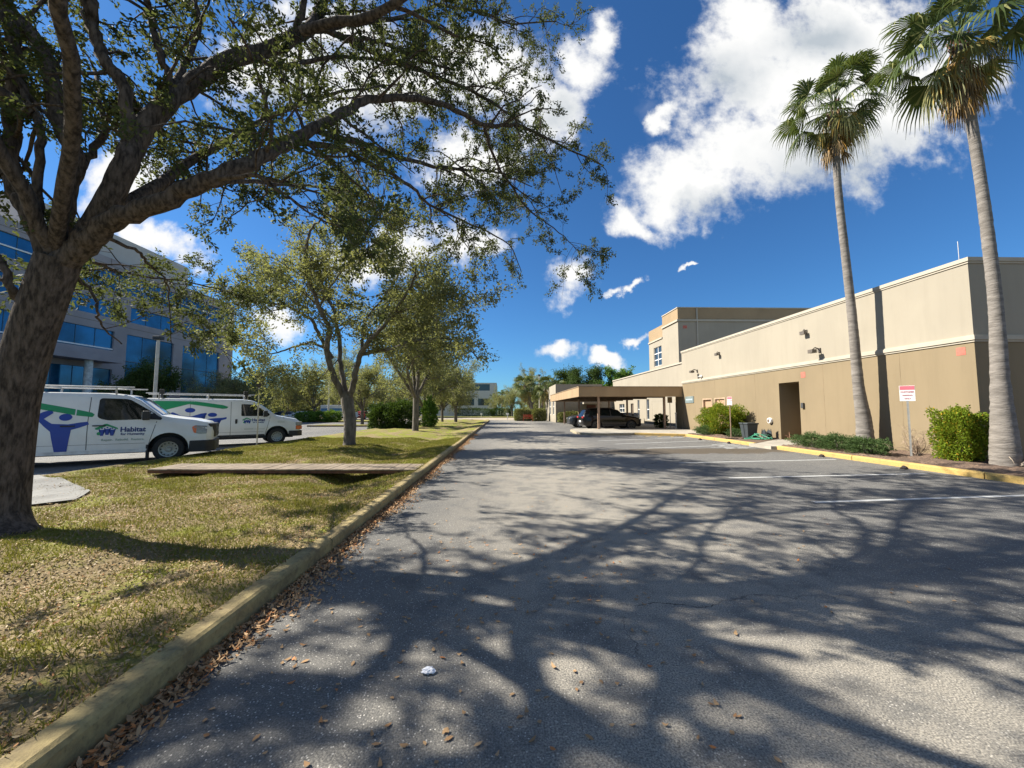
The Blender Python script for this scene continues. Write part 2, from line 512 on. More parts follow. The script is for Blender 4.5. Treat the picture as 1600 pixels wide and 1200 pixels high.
# ------------------------------------------------------------------ ground materials
def asphalt(name, k=1.0, near=True):
    m = bpy.data.materials.new(name); m.use_nodes = True
    t = NT(m.node_tree); b = m.node_tree.nodes['Principled BSDF']
    v = t.n('ShaderNodeTexCoord').outputs['Object']
    big = t.noise(v, 0.35, 5, 0.6); mid = t.noise(v, 2.2, 6, 0.65); grit = t.noise(v, 95, 3, 0.7)
    vor = t.n('ShaderNodeTexVoronoi', feature='F1'); t.l(v, vor.inputs['Vector']); vor.inputs['Scale'].default_value = 85
    sepv = t.n('ShaderNodeSeparateXYZ'); t.l(vor.outputs['Color'], sepv.inputs[0])
    c = t.mix(t.smooth(big, 0.35, 0.65), (0.10 * k, 0.097 * k, 0.09 * k), (0.15 * k, 0.142 * k, 0.126 * k))
    c = t.mix(t.math('MULTIPLY', t.smooth(mid, 0.4, 0.75), 0.5), c, (0.06 * k, 0.062 * k, 0.066 * k))
    c = t.mix(t.smooth(grit, 0.3, 0.75, 0.0, 0.75), t.mix(0.5, c, (0.03, 0.03, 0.033)), t.mix(0.35, c, (0.35, 0.34, 0.31)))
    stone = t.math('MULTIPLY', t.math('GREATER_THAN', sepv.outputs[0], 0.72), t.math('LESS_THAN', vor.outputs['Distance'], 0.42))
    c = t.mix(t.math('MULTIPLY', stone, t.math('MULTIPLY', sepv.outputs[1], 0.8)), c, (0.34, 0.32, 0.28))
    c = t.mix(t.math('MULTIPLY', t.math('GREATER_THAN', sepv.outputs[2], 0.955), t.math('LESS_THAN', vor.outputs['Distance'], 0.36)), c, (0.5, 0.47, 0.42))
    c = t.mix(t.smooth(t.noise(v, 0.8, 3, 0.5, 1.2), 0.62, 0.72, 0, 0.35), c, (0.035, 0.034, 0.034))
    if near:
        # worn paler lane mid-drive, its colour brightened further to stand for sunlit asphalt
        sp = t.n('ShaderNodeSeparateXYZ'); t.l(v, sp.inputs[0])
        lane = t.smooth(t.math('ABSOLUTE', t.math('SUBTRACT', sp.outputs[0], 1.6)), 3.6, 0.6)
        c = t.mix(t.math('MULTIPLY', lane, t.math('MULTIPLY', t.smooth(mid, 0.3, 0.6), 0.75)), c, t.mix(t.smooth(grit, .3, .7), (0.11, 0.103, 0.088), (0.52, 0.465, 0.375)))
        # mud washed across the drive where the puddle dries
        mp = t.n('ShaderNodeMapping', vector_type='TEXTURE'); t.l(v, mp.inputs[0])
        mp.inputs['Location'].default_value = (7.0, 15.0, 0); mp.inputs['Scale'].default_value = (6.0, 1.1, 10); mp.inputs['Rotation'].default_value = (0, 0, 0.06)
        mud = t.math('ADD', t.math('SUBTRACT', 1, t.vmath('LENGTH', mp.outputs[0])), t.math('MULTIPLY', t.math('SUBTRACT', t.noise(v, 1.6, 6, 0.6), 0.5), 1.4))
        c = t.mix(t.smooth(mud, 0.0, 0.3, 0, 0.9), c, (0.085, 0.065, 0.042))
        # thin cracks
        vc = t.n('ShaderNodeTexVoronoi', feature='DISTANCE_TO_EDGE')
        wv = t.n('ShaderNodeVectorMath', operation='MULTIPLY_ADD'); t.l(t.noise(v, 2.5, 5, 0.6, color=True), wv.inputs[0])
        wv.inputs[1].default_value = (0.55, 0.55, 0); wv.inputs[2].default_value = (0, 0, 0)
        t.l(t.vmath('ADD', v, wv.outputs[0]), vc.inputs['Vector']); vc.inputs['Scale'].default_value = 0.2
        cr = t.math('MULTIPLY', t.math('LESS_THAN', vc.outputs['Distance'], 0.0011), t.smooth(t.noise(v, 0.3, 2), 0.48, 0.58))
        c = t.mix(cr, c, (0.02, 0.02, 0.02))
    t.l(c, b.inputs['Base Color'])
    b.inputs['Roughness'].default_value = 0.82
    b.inputs['Specular IOR Level'].default_value = 0.35
    bn = t.n('ShaderNodeBump'); bn.inputs['Strength'].default_value = 0.8; bn.inputs['Distance'].default_value = 0.006
    t.l(t.math('ADD', grit, t.math('MULTIPLY', vor.outputs['Distance'], 0.5)), bn.inputs['Height']); t.l(bn.outputs[0], b.inputs['Normal'])
    MATS[name] = m
    return m


def turf(name, green=1.0):
    m = bpy.data.materials.new(name); m.use_nodes = True
    t = NT(m.node_tree); b = m.node_tree.nodes['Principled BSDF']
    v = t.n('ShaderNodeTexCoord').outputs['Object']
    p = t.noise(v, 1.1, 6, 0.65); f = t.noise(v, 28, 4, 0.7); lf = t.noise(v, 60, 3, 0.8)
    gr = t.mix(f, (0.1, 0.125, 0.015), (0.3, 0.29, 0.045))
    lit = t.mix(lf, (0.11, 0.075, 0.035), (0.36, 0.28, 0.15))
    sp = t.n('ShaderNodeSeparateXYZ'); t.l(v, sp.inputs[0])
    near = t.smooth(sp.outputs[1], 14.0, 4.0, 0.03, 0.1)
    t.l(t.mix(t.smooth(t.math('ADD', p, near), 0.47, 0.62), gr, lit), b.inputs['Base Color'])
    b.inputs['Roughness'].default_value = 0.95; b.inputs['Specular IOR Level'].default_value = 0.2
    bn = t.n('ShaderNodeBump'); bn.inputs['Strength'].default_value = 1.0; bn.inputs['Distance'].default_value = 0.03
    t.l(f, bn.inputs['Height']); t.l(bn.outputs[0], b.inputs['Normal'])
    MATS[name] = m
    return m


def kerbmat(name, base, stain, amt):
    m = bpy.data.materials.new(name); m.use_nodes = True
    t = NT(m.node_tree); b = m.node_tree.nodes['Principled BSDF']
    v = t.n('ShaderNodeTexCoord').outputs['Object']
    n = t.noise(v, 3.5, 7, 0.7); n2 = t.noise(v, 30, 5, 0.7)
    c = t.mix(t.smooth(n, 0.5 - amt, 0.75), base, stain)
    c = t.mix(t.smooth(n2, 0.45, 0.8, 0, 0.6), c, tuple(x * 0.45 for x in stain))
    t.l(c, b.inputs['Base Color']); b.inputs['Roughness'].default_value = 0.9
    bn = t.n('ShaderNodeBump'); bn.inputs['Strength'].default_value = 0.7; bn.inputs['Distance'].default_value = 0.008
    t.l(n2, bn.inputs['Height']); t.l(bn.outputs[0], b.inputs['Normal'])
    return m


M_ROAD = asphalt('drive_asphalt', 1.12)
M_LOT = asphalt('lot_asphalt', 1.25, False)
M_TURF = turf('turf')
M_KERB = kerbmat('old_kerb', (0.40, 0.31, 0.13), (0.16, 0.12, 0.06), 0.2)
M_YKERB = kerbmat('yellow_kerb', (0.48, 0.32, 0.1), (0.24, 0.18, 0.09), 0.0)
M_CKERB = kerbmat('pale_kerb', (0.38, 0.32, 0.22), (0.22, 0.18, 0.12), 0.05)
M_CONC = mat('pale_concrete', (0.36, 0.325, 0.265), 0.9, 0.12, 1.2, 0.3, 40)
M_GCONC = mat('grey_concrete', (0.2, 0.195, 0.18), 0.9, 0.2, 1.5, 0.3, 40)
M_MULCH = mat('mulch', (0.2, 0.13, 0.085), 0.98, 0.3, 22, 1.0, 60, col2=(0.06, 0.04, 0.03))
M_WPAINT = mat('white_road_paint', (0.52, 0.52, 0.5), 0.7, 0.12, 14, 0.2, 60, col2=(0.42, 0.42, 0.4))
M_YPAINT = mat('yellow_road_paint', (0.48, 0.33, 0.08), 0.7, 0.12, 9, 0.2, 60)

KX = -1.93        # face of the left kerb
LX = -10.45       # edge of the left parking lot


def tz(x, y):
    """height of the grass swale"""
    x = np.asarray(x, float); y = np.asarray(y, float)
    e = np.clip(np.minimum(KX - 0.17 - x, x - LX - 0.1) / 0.7, 0, 1)
    d = 0.17 * np.exp(-((x + 3.8) / 0.9) ** 2) * np.clip((y - 5) / 4, 0.2, 1) + 0.26 * np.exp(-((x + 7.9) / 0.7) ** 2) * np.exp(-((y - 9.7) / 1.3) ** 2)
    d = d + 0.26 * np.exp(-((x + 3.8) / 0.8) ** 2) * np.exp(-((y - 9.5) / 1.2) ** 2)
    b = 0.05 * np.sin(x * 1.7 + y * 0.9) * np.sin(y * 1.3 - x * 0.6) + 0.02 * np.sin(x * 5.1 + 1) * np.sin(y * 4.3)
    z = 0.135 + e * (b - d)
    br = np.exp(-((y - 9.95) / 1.15) ** 4) * e
    return z * (1 - br) + np.minimum(z, 0.0) * br


def ztz(x, y): return float(tz(x, y))


def sheet(name, x0, x1, y0, y1, z, m, step=None):
    o = MB().add([(x0, y0, z), (x1, y0, z), (x1, y1, z), (x0, y1, z)], [(0, 1, 2, 3)]).build(name, m)
    return setp(o, kind='structure')


sheet('ground', -600, 600, -300, 1200, -0.45, mat('far_grass', (0.14, 0.16, 0.06), 0.95, 0.25, 0.05))
setp(MB().add([(KX - 0.1, -14, 0), (60, -14, 0), (60, 62, 0), (KX - 0.1, 62, 0)], [(0, 1, 2, 3)]).build('road', M_ROAD), kind='structure')
sheet('cross_street', -80, 90, 62, 82, 0.004, mat('concrete_street', (0.36, 0.3, 0.22), 0.9, 0.1, 0.5))  # pale concrete colour of the street at the junction
sheet('parking_lot', -90, LX + 0.02, -14, 62, 0.0, M_LOT)
xs = np.concatenate([np.linspace(LX + 0.1, KX - 0.15, 86)]); ys = np.concatenate([np.arange(-14, 20, 0.12), np.arange(20, 62, 0.4)])
X, Y = np.meshgrid(xs, ys); Z = tz(X, Y)
V = np.stack([X, Y, Z], -1).reshape(-1, 3); ny, nx = X.shape
i = np.arange(ny - 1)[:, None] * nx + np.arange(nx - 1)[None]
setp(np_mesh('grass_verge', V, np.stack([i, i + 1, i + nx + 1, i + nx], -1).reshape(-1, 4), M_TURF, None, True), kind='structure')


def sweep_kerb(name, path, w, h, m, closed=False, label=None, joints=3.05, wob=0.0):
    """kerb whose face runs along path (road on the right of the walking direction), top to its left"""
    mb = MB(); path = [Vector((p[0], p[1], 0)) for p in path]
    segs = []
    for a, b in zip(path, path[1:]):
        n = max(1, round((b - a).length / joints))
        for k in range(n): segs.append((a.lerp(b, k / n), a.lerp(b, (k + 1) / n)))
    rg = random.Random(3)
    for a, b in segs:
        d = (b - a).normalized(); g = 0.012; a2 = a + d * g; b2 = b - d * g
        L = Vector((-d.y, d.x, 0))
        prof = [(0.0, -0.04), (0.0, h - 0.035), (0.012, h - 0.012), (0.035, h), (w - 0.02, h + 0.002), (w, h - 0.02), (w, -0.04)]
        vs = []; dz = rg.uniform(-wob, wob); sh = rg.uniform(-wob, wob)
        for q in (a2, b2):
            for (u, z) in prof: vs.append(q + L * (u + sh) + Vector((0, 0, z + dz)))
        n = len(prof)
        mb.add(vs, [(k, k + n, k + n + 1, k + 1) for k in range(n - 1)] + [tuple(range(n)), tuple(range(n, 2 * n))[::-1]])
    o = mb.build(name, m)
    return setp(o, kind='structure')


sweep_kerb('kerb', [(KX, -14), (KX, 57), (KX - 0.8, 59.5), (KX - 2.6, 61.3), (LX, 61.6)], 0.17, 0.15, M_KERB, wob=0.004)
sweep_kerb('kerb', [(LX, 61), (LX, 9.05)], 0.15, 0.13, M_KERB, wob=0.003)
sweep_kerb('kerb', [(LX, 6.2), (LX, -14)], 0.15, 0.13, M_KERB)
sweep_kerb('kerb', [(11.2, 23.4), (11.22, 17.0)], 0.16, 0.15, M_YKERB)
sweep_kerb('kerb', [(11.22, 15.6), (11.25, 2)], 0.16, 0.15, M_YKERB)
sweep_kerb('kerb', [(8.5, 24.7), (9.8, 24.1), (11.2, 23.4)], 0.16, 0.15, M_YKERB)
isl = [(5.6, 30.6), (5.15, 29.2), (4.95, 26.5), (5.1, 25.2), (5.7, 24.5), (6.6, 24.3), (8.5, 24.7)]
sweep_kerb('kerb', isl, 0.16, 0.14, M_CKERB, joints=0.9)
# walk in front of the entrance and along the wall, bed of mulch, ramp
pv = MB().prism([(6.0, 24.45), (8.5, 24.85), (9.85, 24.27), (11.3, 23.55), (14.2, 23.55), (14.2, 30.9), (5.75, 30.9), (5.25, 29.2), (5.1, 26.5), (5.3, 25.2)], -0.02, 0.134)
setp(pv.build('pavement', M_CONC), kind='structure')
setp(MB().prism([(11.36, 15.55), (14.2, 17.5), (14.2, 19.6), (11.36, 17.05), (11.0, 17.0), (11.0, 15.6)], -0.02, 0.128).build('pavement', M_CONC), kind='structure')
for (a, b) in ((-6.0, 15.55), (19.55, 23.55)):
    mb = MB(); nx_, ny_ = 30, max(20, int((b - a) * 7))
    rg = random.Random(5)
    x1_ = 14.2
    def bedx1(y): return 14.2 if y > 11.1 else 26.0
    for (xa, xb, ya, yb) in (((11.37, 14.2, a, b),) if a > 0 else ((11.37, 14.2, a, 15.55), (14.2, 26.0, a, 11.1))):
        n1, n2 = int((xb - xa) / 0.11), int((yb - ya) / 0.16)
        vs = [(xa + (xb - xa) * i / n1, ya + (yb - ya) * j / n2, 0.135 + (rg.uniform(0, 0.05) + 0.05 * math.sin(i * .4 + 1) * math.sin(j * .3) if 0 < i < n1 else 0)) for j in range(n2 + 1) for i in range(n1 + 1)]
        mb.add(vs, [(j * (n1 + 1) + i, j * (n1 + 1) + i + 1, (j + 1) * (n1 + 1) + i + 1, (j + 1) * (n1 + 1) + i) for j in range(n2) for i in range(n1)])
    setp(mb.build('planting_bed', M_MULCH), kind='structure')
# triangle of mulch between the ramp and the bed
setp(MB().prism([(11.37, 17.06), (14.2, 19.56), (11.37, 19.56)], 0, 0.14).build('planting_bed', M_MULCH), kind='structure')
setp(MB().prism([(11.37, 15.54), (14.2, 15.54), (14.2, 17.44)], 0, 0.14).build('planting_bed', M_MULCH), kind='structure')


# ---- painted markings
def stripe(name, p, q, w, m, z=0.004):
    p = Vector((p[0], p[1], 0)); q = Vector((q[0], q[1], 0)); d = (q - p).normalized(); s = Vector((-d.y, d.x, 0)) * w / 2
    n = max(2, int((q - p).length / 0.12)); rg = random.Random(int(p.x * 97 + p.y * 13))
    vs = []; fs = []
    for i in range(n + 1):
        c = p.lerp(q, i / n)
        vs += [c + s * rg.uniform(0.86, 1.06) + Vector((0, 0, z)), c - s * rg.uniform(0.86, 1.06) + Vector((0, 0, z))]
    fs = [(2 * i, 2 * i + 1, 2 * i + 3, 2 * i + 2) for i in range(n)]
    return setp(MB().add(vs, fs).build(name, m), kind='structure')


for a, b in (((1272, 785), (1640, 773)), ((1140, 747), (1448, 740)), ((1061, 723.5), (1306, 718)), ((1011, 700.5), (1132, 696)), ((960, 694), (1102, 688.8)), ((935, 689), (1072, 683.6))):
    A, B = G(*a), G(*b)
    if B.x > 11: B = A.lerp(B, (11.05 - A.x) / (B.x - A.x))
    stripe('parking_line', A, B, 0.11, M_WPAINT)
for k in range(5):
    y = 15.9 + k * 0.45
    stripe('parking_line', (9.3 + k * .1, y), (10.95, y + 0.75), 0.1, M_WPAINT)
stripe('parking_line', (9.0, 16.55), (10.3, 16.0), 0.1, M_WPAINT)
for k in range(4):
    stripe('parking_line', (8.6 + k * 0.75, 23.2 - k * .12), (9.3 + k * 0.6, 24.0 - k * .25), 0.1, M_YPAINT)
stripe('parking_line', (8.3, 23.6), (9.2, 22.7), 0.1, M_WPAINT); stripe('parking_line', (9.2, 22.7), (11.1, 22.4), 0.1, M_WPAINT)
for k in range(6):
    stripe('parking_line', (-10.6 - 4.5, 8.7 + 3.3 * k - 3.1 - 1.2), (-10.6, 8.7 + 3.3 * k - 1.2), 0.1, M_WPAINT)
# concrete drain apron spilling from the lot on to the grass
ap = [(-14.2, 9.4), (-10.35, 8.95), (-9.2, 8.35), (-8.1, 7.75), (-7.4, 7.2), (-6.9, 6.5), (-7.1, 6.1), (-8.2, 5.9), (-14.2, 5.6)]
ms = MB(); nA = 12
for i_ in range(nA):
    for j_ in range(6): pass
bm = bmesh.new(); vs_ = [bm.verts.new((x, y, 0)) for x, y in ap]; bm.faces.new(vs_)
bmesh.ops.triangulate(bm, faces=bm.faces)
for k in range(1, 20):
    bmesh.ops.bisect_plane(bm, geom=bm.verts[:] + bm.edges[:] + bm.faces[:], plane_co=(-14.2 + k * 0.35, 0, 0), plane_no=(1, 0, 0))
for k in range(1, 8):
    bmesh.ops.bisect_plane(bm, geom=bm.verts[:] + bm.edges[:] + bm.faces[:], plane_co=(0, 6.2 + k * 0.35, 0), plane_no=(0, 1, 0))
for v in bm.verts: v.co.z = (ztz(max(v.co.x, LX + 0.1), v.co.y) + 0.03) if v.co.x > LX else 0.012
me = bpy.data.meshes.new('drain_apron'); bm.to_mesh(me); bm.free()
setp(link('drain_apron', me, M_GCONC), kind='structure')
# lot islands beyond the vans
for (x0, x1, y0, y1) in ((-19, -12.5, 38, 41), (-34, -18, 52, 60)):
    setp(MB().box(x0, x1, y0, y1, -0.01, 0.1).build('island_verge', M_TURF), kind='structure')
    sweep_kerb('kerb', [(x1, y1), (x1, y0), (x0, y0)], -0.15, 0.14, M_KERB)
setp(MB().box(-60, 60, 82, 90, -0.01, 0.12).build('grass_verge', M_TURF), kind='structure')

# ------------------------------------------------------------------ loose leaves and grass blades (uncountable)
rg = np.random.default_rng(11)
M_LITTER = leafmat('dry_leaves', (0.25, 0.13, 0.06), (0.55, 0.37, 0.2), (0.2, 0.12, 0.05), 0.1, 0.6, third=((0.5, 0.2, 0.07), 0.1))
M_PALELIT = leafmat('bleached_leaves', (0.2, 0.135, 0.065), (0.46, 0.35, 0.19), (0.2, 0.14, 0.06), 0.1, 0.6, third=((0.4, 0.2, 0.08), 0.12))
M_BLADE = leafmat('grass_blades', (0.09, 0.12, 0.012), (0.32, 0.28, 0.07), (0.26, 0.25, 0.04), 0.3)


def flat_leaves(x, y, z, L, Wd, tilt):
    n = len(x); a = rg.uniform(0, 2 * np.pi, n)
    A = np.stack([np.cos(a), np.sin(a), rg.normal(0, tilt, n)], 1); A = unit(A)
    S = unit(np.cross(A, np.stack([rg.normal(0, tilt, n), rg.normal(0, tilt, n), np.ones(n)], 1)))
    N = np.cross(S, A); C = np.stack([x, y, z], 1)
    L = (L * rg.uniform(0.6, 1.3, n))[:, None]; Wd = (Wd * rg.uniform(0.7, 1.2, n))[:, None]
    cu = rg.uniform(-0.12, 0.3, n)[:, None]
    v = np.stack([C - A * L * .5 + N * L * cu, C - A * L * .1 - S * Wd * .5, C + A * L * .25 - S * Wd * .35, C + A * L * .5 + N * L * cu, C + A * L * .2 + S * Wd * .4, C - A * L * .15 + S * Wd * .5], 1)
    return v.reshape(-1, 3), np.arange(6 * n).reshape(n, 6)


# leaves drifted against the kerb
n = 13000
y = rg.uniform(0.6, 26, n) ** 1.0; wd = 0.06 + 0.3 * rg.beta(1.1, 2.0, n) * (1 + .5 * np.sin(y * 2.1))
x = KX + 0.02 + wd * rg.uniform(0, 1, n) * 1.15
v1, q1 = flat_leaves(x, y, 0.008 + rg.uniform(0, 0.028, n) * np.clip(1.2 - (x - KX) / 0.3, 0.1, 1), 0.05, 0.019, 0.5)
o = np_mesh('leaf_litter', v1, q1, M_LITTER); setp(o, 'brown fallen oak leaves drifted along the foot of the left kerb', 'leaves', kind='stuff')
# scattered leaves on the asphalt
n = 520
x = np.concatenate([rg.uniform(-1.7, 1.3, 330), rg.uniform(-1.5, 5, 190)]); y = np.concatenate([rg.uniform(1.2, 5, 330), rg.uniform(1.2, 12, 190)])
v1, q1 = flat_leaves(x, y, np.full(n, 0.008), 0.043, 0.021, 0.12)
o = np_mesh('fallen_leaves', v1, q1, M_LITTER); setp(o, 'single orange and tan dry leaves scattered over the dark drive', 'leaves', kind='stuff')
# litter on the verge
n = 110000
y = 0.8 + 16 * rg.uniform(0, 1, n) ** 1.35; x = rg.uniform(LX + 0.2, KX - 0.12, n)
pn = np.sin(x * 1.9 + 1.3 * np.sin(y * 1.1)) * np.sin(y * 2.3 + x) + 0.6 * np.sin(x * 4.4 - y * 3.1) + rg.normal(0, 0.5, n)
k = pn > (-0.7 + 0.05 * (y - 2)); x, y = x[k], y[k]
v1, q1 = flat_leaves(x, y, tz(x, y) + rg.uniform(0.004, 0.03, len(x)), 0.032, 0.014, 0.45)
o = np_mesh('leaf_litter', v1, q1, M_PALELIT); setp(o, 'bleached tan leaf litter lying in the grass of the verge', 'leaves', kind='stuff')
# blades
n = 260000
y = 0.8 + 20 * rg.uniform(0, 1, n) ** 1.3; x = rg.uniform(LX + 0.25, KX - 0.14, n)
pn = np.sin(x * 1.9 + 1.3 * np.sin(y * 1.1)) * np.sin(y * 2.3 + x) + 0.6 * np.sin(x * 4.4 - y * 3.1) + rg.normal(0, 0.45, n)
k = pn < (0.3 + 0.045 * y); x, y = x[k], y[k]; n = len(x)
inap = (x < -6.9) & (y > 5.8) & (y < 9.0) & (y < 8.95 - (x + 10.3) * 0.62)
x, y = x[~inap], y[~inap]; n = len(x)
h = rg.uniform(0.018, 0.055, n) * (1 + 1.1 * np.clip(np.sin(x * 3.1 + np.sin(y * 2.7)) * np.sin(y * 3.7 - x), 0, 1)); a = rg.uniform(0, 2 * np.pi, n); C = np.stack([x, y, tz(x, y) - 0.004], 1)
S = np.stack([np.cos(a), np.sin(a), 0 * a], 1) * 0.0035 * (1 + y * 0.12)[:, None]; T = np.stack([rg.normal(0, 0.5, n), rg.normal(0, 0.5, n), np.ones(n)], 1) * h[:, None]
v1 = np.stack([C - S, C + S, C + T], 1).reshape(-1, 3)
o = np_mesh('grass', v1, np.arange(3 * n).reshape(n, 3), M_BLADE); setp(o, 'short patchy yellow green grass growing on the verge', 'grass', kind='stuff')
# crumpled paper
rr = random.Random(2)
g = G(669, 1051)
bm = bmesh.new(); bmesh.ops.create_icosphere(bm, subdivisions=3, radius=0.03)
for v in bm.verts:
    v.co *= 1 + rr.uniform(-0.35, 0.3); v.co.z = max(v.co.z * 0.45, -0.009)
    v.co.x *= 1.25
me = bpy.data.meshes.new('litter'); bm.to_mesh(me); bm.free()
o = link('paper_litter', me, mat('white_paper', (0.8, 0.8, 0.82), 0.8)); o.location = (g.x, g.y, 0.012)
setp(o, 'small crumpled white scrap of paper lying on the dark drive', 'litter')
# dark lumps at the ends of the parking lines
for (px, py, s, lab) in ((1413, 733, 0.085, 'dark rough stone lump on the asphalt at the second parking line'), (1284, 714, 0.085, 'dark rough stone lump on the asphalt at the third parking line'), (1094, 687.5, 0.09, 'farthest small dark lump beside the yellow kerb end'), (1139, 693, 0.09, 'small dark lump on the asphalt before the black bin')):
    g = G(px, py)
    bm = bmesh.new(); bmesh.ops.create_icosphere(bm, subdivisions=3, radius=s)
    for v in bm.verts:
        v.co *= 1 + rr.uniform(-0.12, 0.1); v.co.z = max(v.co.z * 1.1, -0.01)
    me = bpy.data.meshes.new('stone'); bm.to_mesh(me); bm.free()
    o = link('stone', me, mat('dark_stone', (0.035, 0.025, 0.022), 0.9)); o.location = (g.x, g.y, 0.0)
    setp(o, lab, 'stone', 'dark lumps along the yellow kerb')

# footbridge over the swale
fb = empty('footbridge', (-5.3, 10.0, 0), 0, 'low wooden plank footbridge crossing the grassy ditch', 'footbridge')
dk = MB(); n = 40; L0, L1 = -8.75 + 5.3, KX - 0.18 + 5.3
rr = random.Random(8)
for k in range(n):
    a = L0 + (L1 - L0) * k / n; b = L0 + (L1 - L0) * (k + 1) / n - 0.008
    y0 = -0.42 + 0.22 * (1 - (k / n)) ; dz = rr.uniform(-.004, .004)
    dk.box(a, b, y0, y0 + 1.02 + rr.uniform(-.015, .015), 0.118 + dz, 0.152 + dz)
dk.build('deck', mat('weathered_planks', (0.27, 0.215, 0.155), 0.9, 0.2, 4, 0.5, 30, col2=(0.15, 0.115, 0.08)), fb, bevel=0.004)
bm_ = MB()
for off in (0.05, 0.9):
    A = Vector((L0, -0.42 + 0.22 + off, 0)); B = Vector((L1, -0.42 + off, 0)); d = (B - A).normalized(); s = Vector((-d.y, d.x, 0)) * 0.03
    vs = [A - s, B - s, B + s, A + s]
    bm_.add([(*v.xy, 0.05) for v in vs] + [(*v.xy, 0.117) for v in vs], [(0, 3, 2, 1), (4, 5, 6, 7), (0, 1, 5, 4), (1, 2, 6, 5), (2, 3, 7, 6), (3, 0, 4, 7)])
bm_.build('beam', mat('rusty_beam', (0.13, 0.06, 0.035), 0.9, 0.3, 5), fb)
# ------------------------------------------------------------------ main building on the right
WX = 14.2
TXR = 17.45
M_CREAM = stucco('cream_stucco', (0.335, 0.297, 0.233), .5)
M_TAN = stucco('tan_stucco', (0.24, 0.187, 0.116), .6)
M_TRIM = mat('trim_stucco', (0.41, 0.365, 0.29), 0.85, 0.04, 2, 0.2, 80)
M_GOLD = mat('golden_tan_stucco', (0.31, 0.22, 0.125), 0.9, 0.05, 0.5, 0.3, 90)
M_DARK = mat('shadow_brown', (0.14, 0.1, 0.07), 0.9, 0.1, 2)  # brown for joints and canopy frame; painted shade in recess and vent opening
M_METAL = mat('grey_metal', (0.4, 0.4, 0.4), 0.45, 0.1, 3, metal=0.6)
M_DGLASS = glassmat('dark_glass', (0.03, 0.045, 0.06), 0.06)
M_WHITE = mat('white_frame', (0.78, 0.77, 0.74), 0.5, 0.03)
bd = empty('office_building', (WX, 20, 0), 0, 'long tan and cream stucco building with flat roof along the right side', 'building')
def bp(name, mb, m, parent=None, **k):
    """vertices given in world space; the part sits under the building's empty"""
    p = parent or bd
    o = mb.build(name, m, p, **k); o.location = -Vector((WX, 20, 0)) if parent is None else (0, 0, 0)
    return o
Y0, Y1, ZB, ZR = 11.1, 29.9, 3.70, 6.22
mb = MB()
dz0, dz1, dy0, dy1 = 0.0, 2.98, 18.0, 19.35
wall_holes(mb, (WX, Y0, 0), (0, 1, 0), (-1, 0, 0), Y1 - Y0, 0, ZB, [(dy0 - Y0, dy1 - Y0, 0.13, dz1), (24.2 - Y0, 25.3 - Y0, 0.13, 2.35), (25.75 - Y0, 26.85 - Y0, 0.13, 2.35)], 0.18)
mb.add([(WX, Y0, 0), (44, Y0, 0), (44, Y0, ZB), (WX, Y0, ZB)], [(0, 1, 2, 3)])
mb.add([(WX, Y1, 0), (17.4, Y1, 0), (17.4, Y1, ZB), (WX, Y1, ZB)], [(0, 1, 2, 3)])
# recess behind the tall opening
mb.add([(WX + .18, dy0, .13), (WX + 1.3, dy0, .13), (WX + 1.3, dy1, .13), (WX + .18, dy1, .13), (WX + .18, dy0, dz1), (WX + 1.3, dy0, dz1), (WX + 1.3, dy1, dz1), (WX + .18, dy1, dz1)],
       [(0, 1, 2, 3), (4, 5, 6, 7), (0, 1, 5, 4), (2, 3, 7, 6), (1, 2, 6, 5)])
bp('lower_wall', mb, M_TAN)
mb = MB()
mb.add([(WX, Y0, ZB), (WX, Y1, ZB), (WX, Y1, ZR), (WX, Y0, ZR)], [(0, 1, 2, 3)])
mb.add([(WX, Y0, ZB), (44, Y0, ZB), (44, Y0, ZR), (WX, Y0, ZR)], [(0, 1, 2, 3)])
mb.add([(WX, Y1, ZB), (17.4, Y1, ZB), (17.4, Y1, ZR), (WX, Y1, ZR)], [(0, 1, 2, 3)])
bp('upper_wall', mb, M_CREAM)
mb = MB()
for (z0, z1, d) in ((3.66, 3.72, .035), (3.72, 3.83, .07), (3.83, 3.87, .045)):
    mb.box(WX - d, WX, Y0 - d, Y1, z0, z1).box(WX, 44, Y0 - d, Y0, z0, z1)
for (z0, z1, d) in ((6.08, 6.14, .03), (6.14, 6.26, .06)):
    mb.box(WX - d, WX + .3, Y0 - d, Y1 + .02, z0, z1).box(WX + .3, 44, Y0 - d, Y0 + .3, z0, z1)
bp('trim', mb, M_TRIM)
mb = MB(); mb.add([(WX + .1, Y0 + .1, 5.9), (44, Y0 + .1, 5.9), (44, Y1 - .05, 5.9), (WX + .1, Y1 - .05, 5.9)], [(0, 1, 2, 3)]).add([(TXR, Y1 - .05, 5.9), (44, Y1 - .05, 5.9), (44, 60, 5.9), (TXR, 60, 5.9)], [(0, 1, 2, 3)])
bp('roof', mb, M_GCONC)
mb = MB()
for y_ in (13.3, 16.6, 21.2, 25.3, 28.0):
    bp('joint', MB().box(WX - .004, WX, y_, y_ + .012, 0.14, 3.65), mat('joint_tan', (0.23, 0.17, 0.1), .9))
M_PINK = mat('peach_door', (0.38, 0.245, 0.15), 0.6, 0.03)
